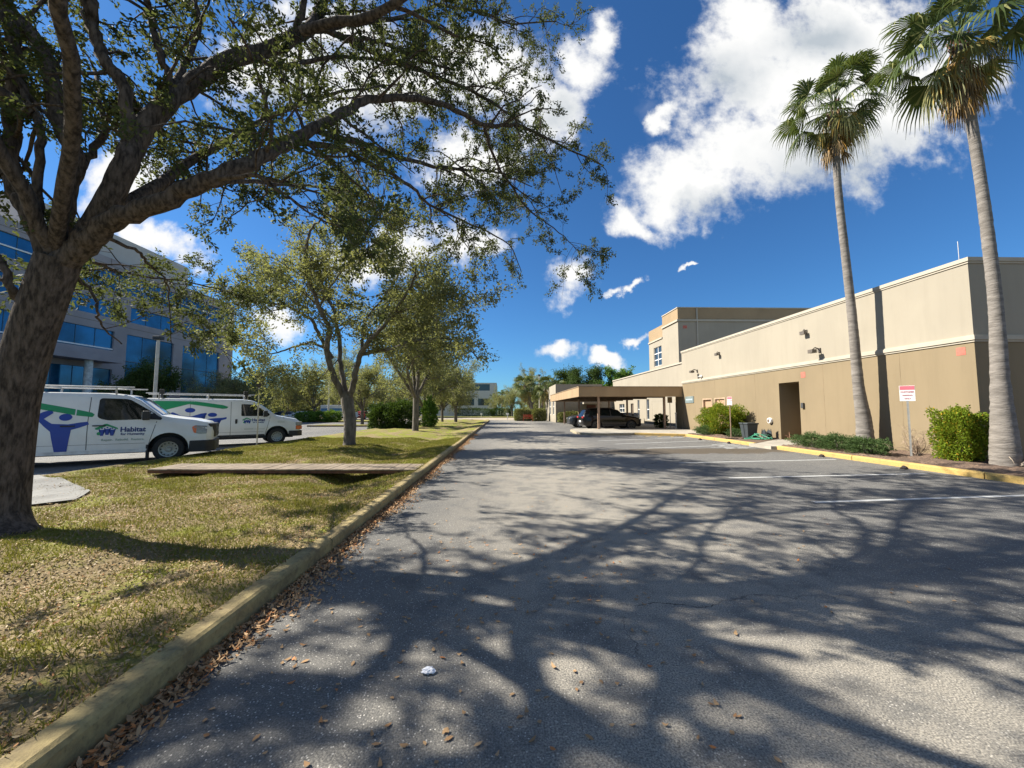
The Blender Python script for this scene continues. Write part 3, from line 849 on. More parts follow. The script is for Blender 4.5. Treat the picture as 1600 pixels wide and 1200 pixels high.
for k, y_ in enumerate((24.2, 25.75)):
    d = bp('door', MB().box(WX + .07 + k * .05, WX + .12 + k * .05, y_ + .03, y_ + 1.07, .14, 2.32), M_PINK)
    h = MB().lathe([(0.03, 0), (0.03, 0.05)], (WX + .02, y_ + .95, 1.05), 'x', 10).build('handle', M_METAL, d)
    f = MB()
    f.box(WX - .02, WX + .17, y_ - .06, y_ + .03, .13, 2.42).box(WX - .02, WX + .17, y_ + 1.07, y_ + 1.16, .13, 2.42).box(WX - .02, WX + .17, y_ + .03, y_ + 1.07, 2.33, 2.42)
    f.build('frame', mat('pale_door_frame', (0.42, 0.3, 0.2), .6), d)
d = bp('door', MB().box(WX + 1.24, WX + 1.29, 18.12, 19.2, .14, 2.3), mat('brown_door', (0.2, 0.15, 0.1), .6))
MB().lathe([(0.03, 0), (0.03, 0.06)], (WX + 1.18, 18.25, 1.1), 'x', 10).build('handle', M_METAL, d)
# fixtures on the wall
def wall_lamp(y_, z_, s=1.0):
    q = MB().box(WX - .05, WX, y_ - .07, y_ + .07, z_ - .1, z_ + .1)
    l = bp('wall_lamp', q, mat('bronze_fixture', (0.12, 0.1, 0.08), .5), bevel=.01)
    MB().tube([(WX - .03, y_, z_ + .05), (WX - .22 * s, y_, z_ + .12), (WX - .34 * s, y_, z_ + .02)], .03, 8).box(WX - .46 * s, WX - .24 * s, y_ - .13, y_ + .13, z_ - .13, z_ + .03).build('lamp_head', mat('bronze_fixture', (0.2, 0.17, 0.13), .5), l, bevel=.01)
wall_lamp(15.9 + .8, 4.28); wall_lamp(27.5, 4.45, 1.2); wall_lamp(24.6, 5.9 - 0.6, .6); wall_lamp(17.4, 5.25, .5)
bp('speaker_horn', MB().lathe([(0.02, 0), (0.05, .1), (0.11, .22), (0.12, .24), (0.1, .22), (0.03, .1)], (WX - .3, 26.9, 3.98), 'x', 14), M_WHITE, smooth=40)
M_RED = mat('faded_red_marker', (0.5, 0.13, 0.09), .7, .1, 8)
for (y_, z_, s) in ((17.72, 3.27, .13), (11.45, 3.42, .12)):
    bp('marker', MB().box(WX - .006, WX, y_ - s, y_ + s, z_ - s, z_ + s), M_RED)
sg = bp('wall_sign', MB().box(WX - .04, WX, 28.15, 29.45, 2.15, 2.65), mat('pale_blue_sign', (0.17, 0.21, 0.21), .6), bevel=.01)
MB().box(WX - .046, WX - .041, 28.3, 29.3, 2.36, 2.46).build('lettering_band', mat('sign_dark', (0.36, 0.46, 0.48), .5), sg)
g = MB().box(WX - .06, WX - .0, 20.3, 20.75, .75, 1.25)
vnt = bp('wall_vent', MB().lathe([(0.15, 0), (0.16, -.05), (0.14, -.12), (0.09, -.14), (0.07, -.02)], (WX, 20.05, 1.05), 'x', 20), M_WHITE, smooth=40)
MB().lathe([(0.08, 0), (0.0, -.001)], (WX - .145, 20.05, 1.05), 'x', 16).build('opening', M_DARK, vnt)
bp('door_bell_box', MB().box(WX - .09, WX, 17.72, 17.86, 1.7, 1.95), mat('dark_box', (0.06, 0.06, 0.06), .5), bevel=.01)
bp('antenna', MB().tube([(WX + 2, 12.9, 6), (WX + 2, 12.9, 7.6)], .012, 5), M_METAL)
bp('antenna', MB().tube([(WX + 4, 27, 6), (WX + 4, 27, 7.2)], .012, 5), M_METAL)
ac = bp('rooftop_unit', MB().box(21.6, 23.8, 25, 27.5, 6.4, 8.9 - .3), mat('galvanised', (0.32, 0.33, 0.34), .5, .1, 3), bevel=.02)
MB().box(21.7, 23.7, 24.96, 24.999, 6.8, 8.1).build('louvre', mat('louvre_dark', (0.1, 0.1, 0.1), .6), ac)

# tower block behind
TX, T0, T1, T2 = 17.4, 37.2, 40.9, 44.8
mb = MB()
mb.add([(TX, T0, 0), (50, T0, 0), (50, T0, 10.45), (TX, T0, 10.45)], [(0, 1, 2, 3)])
mb.add([(TX, T0, 0), (TX, T1, 0), (TX, T1, 10.45), (TX, T0, 10.45)], [(0, 1, 2, 3)])
wall_holes(mb, (TX, T1, 0), (0, 1, 0), (-1, 0, 0), T2 - T1, 0, 9.45, [(0.35, 2.5, 6.55, 8.7)], .18)
mb.add([(TX, T2, 0), (40, T2, 0), (40, T2, 9.45), (TX, T2, 9.45)], [(0, 1, 2, 3)])
bp('tower_wall', mb, M_CREAM)
mb = MB()
mb.add([(TX, T0, 10.45), (50, T0, 10.45), (50, T0, 11.8), (TX, T0, 11.8)], [(0, 1, 2, 3)])
mb.add([(TX, T0, 10.45), (TX, T1, 10.45), (TX, T1, 11.8), (TX, T0, 11.8)], [(0, 1, 2, 3)])
mb.add([(TX, T1, 10.45), (50, T1, 10.45), (50, T1, 11.8), (TX, T1, 11.8)], [(0, 1, 2, 3)])
mb.add([(TX, T1, 9.45), (TX, T2, 9.45), (TX, T2, 10.9), (TX, T1, 10.9)], [(0, 1, 2, 3)])
mb.add([(TX, T0, 11.79), (50, T0, 11.79), (50, T1, 11.79), (TX, T1, 11.79)], [(0, 1, 2, 3)])
bp('tower_parapet', mb, M_GOLD)
mb = MB()
mb.box(TX - .12, 50, T0 - .12, T0, 10.42, 10.6).box(TX - .12, TX, T0, T1, 10.42, 10.6).box(TX - .1, TX, T1 + .01, T2, 9.4, 9.56)
mb.box(TX - .06, 50, T0 - .06, T0, 11.75, 11.85).box(TX - .06, TX, T0, T1, 11.75, 11.85)
bp('trim', mb, M_TRIM)
def window(y0, y1, z0, z1, x, nv, nh, parent=None):
    wv = bp('window', MB().box(x + .13, x + .15, y0 + .04, y1 - .04, z0 + .04, z1 - .04), M_DGLASS)
    f = MB()
    t = .045
    for k in range(nv + 1):
        c = y0 + (y1 - y0) * k / nv; f.box(x + .07, x + .128, max(y0, c - t), min(y1, c + t), z0, z1)
    for k in range(nh + 1):
        c = z0 + (z1 - z0) * k / nh
        for j in range(nv):
            a = y0 + (y1 - y0) * j / nv + t; b = y0 + (y1 - y0) * (j + 1) / nv - t
            f.box(x + .075, x + .127, a, b, max(z0, c - t), min(z1, c + t))
    f.build('frame', M_WHITE, wv)
window(T1 + .35, T1 + 2.5, 6.55, 8.7, TX, 2, 3)
bp('downpipe', MB().box(19.25, 19.37, T0 - .1, T0 - .002, 6, 11.7), M_TRIM)
for (p_, q_) in (((TX + .5, T0 - .01), 10.0),):
    bp('marker', MB().box(p_[0], p_[0] + .4, p_[1], T0, q_ - .3, q_), M_RED)

# lower wing beyond the entrance
mb = MB()
wins = [(0.2, 0.75, .4, 3.2), (1.9, 2.5, .9, 3.2), (4.2, 5.2, .2, 3.1), (6.6, 8.0, 1.6, 3.0), (10.5, 11.5, 1.6, 3)]
yA = T0
hl = [(45.2 - 29.91, 46.0 - 29.91, .5, 2.9), (48.4 - 29.91, 49.1 - 29.91, .5, 2.9), (50.6 - 29.91, 51.7 - 29.91, .1, 2.5), (54.4 - 29.91, 56.8 - 29.91, 1.3, 2.5), (.15, 44.3 - 29.91, .13, 2.62)]
for (a, b, c, d) in ((29.9, T0, 0, 6.22), (T0, T2, 0, 6.22), (T2, 60, 0, 6.22)): pass
wall_holes(mb, (TX - .01, 29.91, 0), (0, 1, 0), (-1, 0, 0), 30, 0, 6.22, hl, .2)
bp('wing_wall', mb, M_CREAM)
bp('trim', MB().box(TX - .1, TX + .2, 29.95, 37.15, 6.12, 6.26).box(TX - .1, TX - .012, 37.15, 59.9, 6.12, 6.26), M_TRIM)
for h_ in hl[:4]:
    if h_[2] > .2: window(29.91 + h_[0], 29.91 + h_[1], h_[2], h_[3], TX - .01, 1 if h_[1] - h_[0] < 1 else 2, 2)
    else: bp('door', MB().box(TX + .13, TX + .18, 29.91 + h_[0], 29.91 + h_[1], h_[2], h_[3]), mat('dark_door', (0.1, 0.075, 0.055), .6))
bp('entrance_recess', MB().box(TX + .2, TX + 3, 29.95, 44.4, .1, 2.7), M_DARK)  # solid box closing the opening, its dark colour stands in for shade inside
bp('entrance_wall', MB().box(WX + .02, WX + .3, 30.0, 31.2, .135, 3.4), M_TAN)
bp('entrance_wall', MB().box(WX + .9, TX - .05, 33.0, 33.2, .135, 3.4), M_TAN)
# far wing
fx, fy = 6.95, 50.0
mb = MB()
FX1 = 13.1
mb.add([(fx, fy, 0), (FX1, fy, 0), (FX1, fy, 5.0), (fx, fy, 5.0)], [(0, 1, 2, 3)])
mb.add([(FX1, fy, 0), (FX1, 60, 0), (FX1, 60, 5.0), (FX1, fy, 5.0)], [(0, 1, 2, 3)])
mb.add([(FX1, 60, 0), (TX, 60, 0), (TX, 60, 5.0), (FX1, 60, 5.0)], [(0, 1, 2, 3)])
wall_holes(mb, (fx, fy, 0), (0, 1, 0), (-1, 0, 0), 12, 0, 5.0, [(1.5, 3.0, 1.0, 3.2), (5, 7, 1.0, 3.2)], .2)
mb.add([(fx, fy, 4.98), (FX1, fy, 4.98), (FX1, 62, 4.98), (fx, 62, 4.98)], [(0, 1, 2, 3)])
mb.add([(fx, 62, 0), (TX, 62, 0), (TX, 62, 5), (fx, 62, 5)], [(0, 1, 2, 3)])
bp('far_wing_wall', mb, M_CREAM)
for (a, b) in ((1.5, 3.0), (5, 7)): window(fy + a, fy + b, 1.0, 3.2, fx, 2, 2)
bp('far_canopy', MB().box(10.3, 12.6, fy - 1.6, fy, 2.4, 2.6), M_TRIM)
bp('door', MB().box(11.0, 12.2, fy - .04, fy - .003, 0.1, 2.3), mat('red_brown_door', (0.16, 0.05, 0.03), .6))

# carport canopy
cp = empty('carport_canopy', (10, 38, 0), 0, 'flat tan carport canopy on slim brown posts beside the building entrance', 'canopy')
def cpb(name, mb, m, **k):
    o = mb.build(name, m, cp, **k); o.location = (-10, -38, 0); return o
CX0, CX1, CY0, CY1, CZ0, CZ1 = 5.98, WX - .0, 29.92, 47.8, 2.67, 3.42
mb = MB()
M_FASC = M_GOLD
mb.box(CX0, CX1, CY0, CY0 + .12, CZ0, CZ1)
mb2 = MB(); mb.box(CX0, CX0 + .12, CY0 + .12, CY1, CZ0, CZ1).box(CX0 + .12, CX1, CY1 - .12, CY1, CZ0, CZ1)
cpb('fascia', mb, mat('canopy_fascia', (0.36, 0.25, 0.14), .9, .12, .8, .3, 60, col2=(0.3, 0.205, 0.115), stretch=(1, 1, .3)))
cpb('trim', MB().box(CX0 - .03, CX1, CY0 - .03, CY0 + .12, CZ1 + .0, CZ1 + .06).box(CX0 - .03, CX0 + .12, CY0 + .12, CY1, CZ1, CZ1 + .06), mat('canopy_trim', (0.25, 0.18, 0.11), .8))
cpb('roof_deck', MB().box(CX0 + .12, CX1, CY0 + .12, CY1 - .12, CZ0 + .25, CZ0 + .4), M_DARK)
mb = MB()
for y_ in (33.5, 37.5, 41.5, 45.0): mb.box(CX0 + .12, CX1, y_ - .08, y_ + .08, CZ0 + .02, CZ0 + .249)
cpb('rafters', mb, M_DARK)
M_POST = mat('post_brown', (0.3, 0.2, 0.14), .6, .1, 3)
for (x_, y_) in ((7.6, 30.25), (13.0, 30.6), (7.5, 37.5), (7.5, 46.3), (12.9, 39.5), (12.9, 46.3)):
    z0 = .134 if y_ < 31 else 0.0
    p_ = cpb('post', MB().box(x_ - .08, x_ + .08, y_ - .08, y_ + .08, z0, CZ0 + .25), M_POST, bevel=.008)
    MB().box(x_ - .13, x_ + .13, y_ - .13, y_ + .13, z0, z0 + .03).build('base_plate', M_POST, p_)

# ------------------------------------------------------------------ glass office block on the left
ob = empty('glass_office_block', (-48, 50, 0), 0, 'grey office block with bands of blue glass behind the parked vans', 'building')
M_PANEL = mat('lilac_grey_panel', (0.31, 0.28, 0.285), .8, .08, .3)
M_PENT = mat('pale_penthouse', (0.5, 0.46, 0.42), .85, .04, .3)
M_BLUE = mat('blue_glass', (0.02, 0.13, 0.25), .1, .25, .25, metal=.45, spec=.8)
def obp(name, mb, m, parent=None):
    o = mb.build(name, m, parent or ob)
    if parent is None: o.location = (48, -50, 0)
    return o
ys0, ys1 = 14.0, 69.0
H = lambda a, b, c, d: (a - ys0, b - ys0, c, d)
holes = [H(14.5, 68.6, 16.4, 18.8), H(15, 30, 12.9, 14.9), H(31.5, 48.4, 12.9, 14.9), H(50.1, 57, 12.9, 14.9), H(58.4, 66.2, 12.9, 14.9),
         H(15, 30, 8.9, 11.3), H(31.5, 48.2, 8.9, 11.3), H(49.8, 56.8, 1.2, 11.3), H(58.4, 65.9, 1.2, 11.3), H(31.5, 48.2, 1.2, 6.6), H(15, 30, 1.2, 6.6)]
mb = MB(); wall_holes(mb, (-48, ys0, 0), (0, 1, 0), (1, 0, 0), ys1 - ys0, 0, 20.2, holes, .25)
mb.add([(-48, ys1, 0), (-75, ys1, 0), (-75, ys1, 20.2), (-48, ys1, 20.2)], [(0, 1, 2, 3)])
mb.add([(-48, ys0, 0), (-75, ys0, 0), (-75, ys0, 20.2), (-48, ys0, 20.2)], [(0, 1, 2, 3)])
mb.add([(-48, ys0, 20), (-48, ys1, 20), (-75, ys1, 20), (-75, ys0, 20)], [(0, 1, 2, 3)])
obp('wall', mb, M_PANEL)
for h_ in holes:
    a, b, c, d = h_[0] + ys0, h_[1] + ys0, h_[2], h_[3]
    wv = obp('window', MB().box(-48.26, -48.2, a, b, c, d), M_BLUE)
    f = MB(); n = max(2, round((b - a) / 2.2))
    for k in range(1, n): MB().box(-48.199, -48.17, a + (b - a) * k / n - .03, a + (b - a) * k / n + .03, c, d).build('mullion', mat('blue_mullion', (0.03, 0.09, 0.15), .5), wv)
    if d - c > 2.3:
        zz = c + 1.05 if d > 15 else (c + .12 if d - c < 5 else c + 2.2)
        MB().box(-48.17, -48.08, a, b, zz, zz + .14).build('rail', M_WHITE, wv)
jt = MB()
for z_ in (7.8, 15.6, 12.1, 19.3): jt.box(-48, -47.985, ys0, ys1, z_, z_ + .04)
for k in range(24): jt.box(-48, -47.986, ys0 + 1 + k * 2.3, ys0 + 1.04 + k * 2.3, 19.34, 20.2).box(-48, -47.986, ys0 + 1 + k * 2.3, ys0 + 1.04 + k * 2.3, 15.0, 15.58)
obp('panel_joint', jt, M_DARK)
obp('penthouse', MB().box(-74, -50, 40, 61, 20.0, 24.2), M_PENT)
for y_ in (36.5, 44.0): obp('column', MB().lathe([(0.35, 0), (.35, 7.2)], (-46.4, y_, 0), 'z', 16), mat('pale_column', (0.6, 0.62, 0.58), .6))
obp('entrance_canopy', MB().box(-47.98, -45.6, 30, 47, 7.2, 7.9), M_PANEL)

# far white office beyond the junction
fo = empty('white_office', (-9, 118, 0), 0, 'far white office building with dark ribbon windows beyond the junction', 'building')
mb = MB(); wall_holes(mb, (-24, 0, 0), (1, 0, 0), (0, -1, 0), 24, 0, 9.6, [(1, 9, 5.6, 7.4), (11, 17.5, 3.0, 5.0), (18.6, 22, 3.0, 5.0), (11, 22, 7.3, 9.2), (1, 9, 1.5, 3.5)], .3)
mb.add([(0, 0, 0), (0, 16, 0), (0, 16, 9.6), (0, 0, 9.6)], [(0, 1, 2, 3)]); mb.add([(-24, 0, 9.5), (0, 0, 9.5), (0, 16, 9.5), (-24, 16, 9.5)], [(0, 1, 2, 3)])
fo.location = (-1.7, 112, 0)
mb.build('wall', mat('white_wall', (0.5, 0.48, 0.45), .8, .03), fo)
for (a, b, c, d) in [(1, 9, 5.6, 7.4), (11, 17.5, 3.0, 5.0), (18.6, 22, 3.0, 5.0), (11, 22, 7.3, 9.2), (1, 9, 1.5, 3.5)]:
    MB().box(-24 + a, -24 + b, .3, .34, c, d).build('window', M_DGLASS, fo)
# ------------------------------------------------------------------ vehicles (front toward +X, origin under the front axle)
M_VAN = mat('white_van_paint', (0.72, 0.73, 0.71), .2, .04, 1.3, spec=.6)
M_BLACKP = mat('black_trim', (0.02, 0.02, 0.021), .55, .1, 5)
M_TYRE = mat('tyre_rubber', (0.022, 0.022, 0.022), .85, .1, 20)
M_STEEL = mat('steel_wheel', (0.33, 0.33, 0.31), .35, .05, 10, metal=.5)
M_ALLOY = mat('alloy_wheel', (0.6, 0.6, 0.62), .3, .05, 10, metal=.7)
M_CARGL = glassmat('car_glass', (0.008, 0.012, 0.012), .05, .4)
M_WSH = glassmat('windscreen_glass', (0.06, 0.08, 0.09), .04, 1.0)
M_AMBER = mat('amber_lens', (0.75, 0.17, 0.04), .25, .05)
M_LENS = mat('headlight_lens', (0.3, 0.3, 0.28), .15, .1, 12)
M_REDL = mat('red_lens', (0.45, 0.02, 0.02), .2, .05)
M_SEAM = mat('panel_seam', (0.1, 0.1, 0.1), .6)
M_DBLUE = mat('decal_blue', (0.012, 0.05, 0.32), .4, .03)
M_DGREEN = mat('decal_green', (0.01, 0.26, 0.1), .4, .03)
M_DTEXT = mat('decal_navy', (0.012, 0.03, 0.16), .4, .02)
M_DGREY = mat('decal_faded_green', (0.3, 0.38, 0.33), .5, .02)


class Body:
    """lofted car body; stations are (x, z_bottom, z_belt, z_roof, half width, half width at roof), x falling from the nose"""
    def __init__(s, st):
        s.xs = [q[0] for q in st]; s.rings = [s.ring(*q[1:]) for q in st]
    def ring(s, zb, zl, zr, w, wr):
        return [(0, zb), (w - .1, zb), (w - .02, zb + .06), (w, (zb + zl) * .5), (w - .015, zl), (wr + .03, zr - .13 * min(1, (zr - zl) / .4 + .3)), (wr - .05, zr - .025), (wr - .22, zr), (0, zr + .012)]
    def at(s, x):
        for i in range(len(s.xs) - 1):
            if s.xs[i] >= x >= s.xs[i + 1]:
                t = (s.xs[i] - x) / (s.xs[i] - s.xs[i + 1] + 1e-9)
                return [(a[0] * (1 - t) + b[0] * t, a[1] * (1 - t) + b[1] * t) for a, b in zip(s.rings[i], s.rings[i + 1])]
        return s.rings[0] if x > s.xs[0] else s.rings[-1]
    def side(s, x, z):
        r = s.at(x)[2:7]
        if z <= r[0][1]: return r[0][0]
        for a, b in zip(r, r[1:]):
            if a[1] <= z <= b[1]:
                t = (z - a[1]) / (b[1] - a[1] + 1e-9); return a[0] * (1 - t) + b[0] * t
        return r[-1][0]
    def top(s, x, y):
        r = s.at(x)[4:]; y = abs(y)
        for a, b in zip(r, r[1:]):
            if b[0] <= y <= a[0]:
                t = (a[0] - y) / (a[0] - b[0] + 1e-9); return a[1] * (1 - t) + b[1] * t
        return r[-1][1]
    def mesh(s, arches, R, liner, m, parent, name='body', sub=3):
        xs = []
        for a, b in zip(s.xs, s.xs[1:]):
            xs += [a + (b - a) * k / sub for k in range(sub)]
        xs.append(s.xs[-1])
        mb = MB(); n = 17
        vs = []
        for x in xs:
            r = s.at(x); full = [(-y, z) for y, z in r] + [(y, z) for y, z in r[-2:0:-1]]
            vs += [(x, y, z) for y, z in full]
        k = len(full); fs = [(i * k + j, i * k + (j + 1) % k, (i + 1) * k + (j + 1) % k, (i + 1) * k + j) for i in range(len(xs) - 1) for j in range(k)]
        fs += [tuple(range(k)), tuple((len(xs) - 1) * k + j for j in range(k))[::-1]]
        mb.add(vs, fs)
        o = mb.build(name, [m, liner], None)
        cut = MB()
        wmax = max(r[3][0] for r in s.rings)
        for (ax, az) in arches:
            for sg in (1, -1):
                cut.lathe([(R, sg * (wmax + .2)), (R, sg * (wmax - .42))] if sg < 0 else [(R, sg * (wmax - .42)), (R, sg * (wmax + .2))], (ax, 0, az), 'y', 28)
        c = cut.build('cutter', [m, liner], None)
        c.data.polygons.foreach_set('material_index', [1] * len(c.data.polygons))
        bo = o.modifiers.new('b', 'BOOLEAN'); bo.object = c; bo.operation = 'DIFFERENCE'; bo.solver = 'EXACT'
        try: bo.material_mode = 'TRANSFER'
        except Exception: pass
        dg = bpy.context.evaluated_depsgraph_get(); dg.update()
        me = bpy.data.meshes.new_from_object(o.evaluated_get(dg))
        bpy.data.objects.remove(o); cd = c.data; bpy.data.objects.remove(c)
        me.name = name
        me.polygons.foreach_set('use_smooth', [True] * len(me.polygons)); me.set_sharp_from_angle(angle=math.radians(32))
        no = bpy.data.objects.new(name, me); COL.objects.link(no); no.parent = parent
        return no
    def decal(s, name, polys, m, parent, sides=(-1,), off=.005, tris=None):
        """polys in (x, z) draped on the flank"""
        bm = bmesh.new()
        for p in polys:
            vs = [bm.verts.new((x, 0, z)) for x, z in p]
            bm.faces.new(vs)
        if tris:
            base = [bm.verts.new((x, 0, z)) for x, z in tris[0]]
            for f in tris[1]:
                try: bm.faces.new([base[i] for i in f])
                except Exception: pass
        bmesh.ops.triangulate(bm, faces=bm.faces)
        zs = [v.co.z for v in bm.verts]; xs = [v.co.x for v in bm.verts]
        if not tris or max(xs) - min(xs) > 1.5:
            for z in np.arange(min(zs) + .05, max(zs), .09): bmesh.ops.bisect_plane(bm, geom=bm.verts[:] + bm.edges[:] + bm.faces[:], plane_co=(0, 0, z), plane_no=(0, 0, 1))
            for x in np.arange(min(xs) + .1, max(xs), .2): bmesh.ops.bisect_plane(bm, geom=bm.verts[:] + bm.edges[:] + bm.faces[:], plane_co=(x, 0, 0), plane_no=(1, 0, 0))
        me = bpy.data.meshes.new(name); bm.to_mesh(me); bm.free()
        V = [tuple(v.co) for v in me.vertices]; Fc = [tuple(p.vertices) for p in me.polygons]
        for sg in sides: o = MB().add([(x, sg * (s.side(x, z) + off), z) for x, _, z in V], Fc).build(name, m, parent, smooth=60)
        return o
    def topdecal(s, name, x0, x1, inset0, inset1, m, parent, nx=8, ny=10, off=.006):
        mb = MB(); vs = []
        for i in range(nx + 1):
            x = x0 + (x1 - x0) * i / nx; r = s.at(x); ww = r[5][0] - (inset0 + (inset1 - inset0) * i / nx)
            for j in range(ny + 1):
                y = -ww + 2 * ww * j / ny; vs.append((x + off * .7, y, s.top(x, y) + off))
        mb.add(vs, [(i * (ny + 1) + j, i * (ny + 1) + j + 1, (i + 1) * (ny + 1) + j + 1, (i + 1) * (ny + 1) + j) for i in range(nx) for j in range(ny)])
        return mb.build(name, m, parent, smooth=60)


def rounded(pts, r=.05, n=4):
    o = []
    P_ = [Vector(p) for p in pts]
    for i in range(len(P_)):
        a, b, c = P_[i - 1], P_[i], P_[(i + 1) % len(P_)]
        d1 = (a - b); d2 = (c - b); q = min(r, d1.length / 2.1, d2.length / 2.1)
        p = b + d1.normalized() * q; t = b + d2.normalized() * q
        for k in range(n + 1):
            u = k / n; o.append(tuple(p * (1 - u) ** 2 + b * 2 * u * (1 - u) + t * u * u))
    return o


def wheel(par, x, y, R, wd, rimR, style, m_rim):
    sg = 1 if y > 0 else -1
    t = MB().lathe([(rimR, -wd * .5), (R - .03, -wd * .5), (R, -wd * .36), (R, wd * .36), (R - .03, wd * .5), (rimR, wd * .5), (rimR - .01, wd * .3), (rimR - .01, -wd * .3), (rimR, -wd * .5)], (0, 0, 0), 'y', 32, False)
    w_ = empty('wheel', (x, y, R)); w_.parent = par
    t.build('tyre', M_TYRE, w_, smooth=40)
    r_ = MB(); o = sg * wd * .5
    if style == 'steel':
        r_.lathe([(0, o * .75), (.06, o * .78), (.075, o * .5), (rimR * .5, o * .45), (rimR * .72, o * .62), (rimR * .86, o * .6), (rimR * .9, o * 1.0), (rimR + .006, o * 1.04), (rimR, o * .6)], (0, 0, 0), 'y', 28, False)
        h = MB()
        for k in range(12):
            a = k * math.pi / 6
            h.tube([(math.cos(a) * rimR * .79, o * .58, math.sin(a) * rimR * .79), (math.cos(a) * rimR * .79, o * .66, math.sin(a) * rimR * .79)], .022, 8)
        h.lathe([(rimR * .28, o * .47), (rimR * .40, o * .482)], (0, 0, 0), 'y', 24, False)
    else:
        r_.lathe([(rimR * .86, o * .7), (rimR * .9, o * 1.0), (rimR + .006, o * 1.03), (rimR, o * .6)], (0, 0, 0), 'y', 28, False)
        r_.lathe([(0, o * .9), (.07, o * .88), (.08, o * .6)], (0, 0, 0), 'y', 16, False)
        for k in range(10):
            a = k * math.pi / 5 + (.13 if k % 2 else -.13) * 1.0
            r_.tube([(math.cos(a) * .05, o * .85, math.sin(a) * .05), (math.cos(a) * rimR * .92, o * .88, math.sin(a) * rimR * .92)], [.026, .02], 6)
        h = MB().lathe([(0, o * .3), (rimR * .93, o * .3)], (0, 0, 0), 'y', 20, False)
    q = r_.build('rim', m_rim, w_, smooth=45); h.build('rim_opening', M_BLACKP, w_)
    return w_


def ellipse(cx, cz, a, b=None, n=18):
    b = b or a
    return [(cx + a * math.cos(2 * math.pi * k / n), cz + b * math.sin(2 * math.pi * k / n)) for k in range(n)]


def put_text(B, s, x, z, size, m, par, bold=.004, sx=1.0, name='lettering'):
    vs, fs = text_mesh(s, size, bold, sx)
    return B.decal(name, [], m, par, tris=([(x + a, z + b) for a, b in vs], fs), off=.007)


def little_logo(B, x, z, s, par):
    """roof with three raised-arm figures, about 0.6 s wide"""
    rf = [(-.3, .12), (-.06, .27), (.0, .28), (.3, .12), (.3, .07), (.0, .2), (-.24, .06), (-.3, .08)]
    B.decal('roof_mark', [[(x + a * s, z + b * s) for a, b in rf], ellipse(x - .2 * s, z - .08 * s, .05 * s, .06 * s, 10)], M_DGREEN, par, off=.0065)
    pl = []
    for cx, h in ((-.12, .0), (0.02, .03), (.15, .0)):
        pl.append(ellipse(x + cx * s, z + (.11 + h) * s, .025 * s, n=10))
        pl.append([(x + (cx + a) * s, z + (b + h) * s) for a, b in ((-.035, .06), (.035, .06), (.09, .1), (.1, .085), (.035, .02), (.04, -.16), (.01, -.16), (0, -.03), (-.01, -.16), (-.04, -.16), (-.035, .02), (-.09, .085), (-.08, .1))])
    for k in range(0, 6, 2):
        B.decal('figure_mark', pl[k:k + 2], M_DBLUE, par, off=.006 + k * .0003)


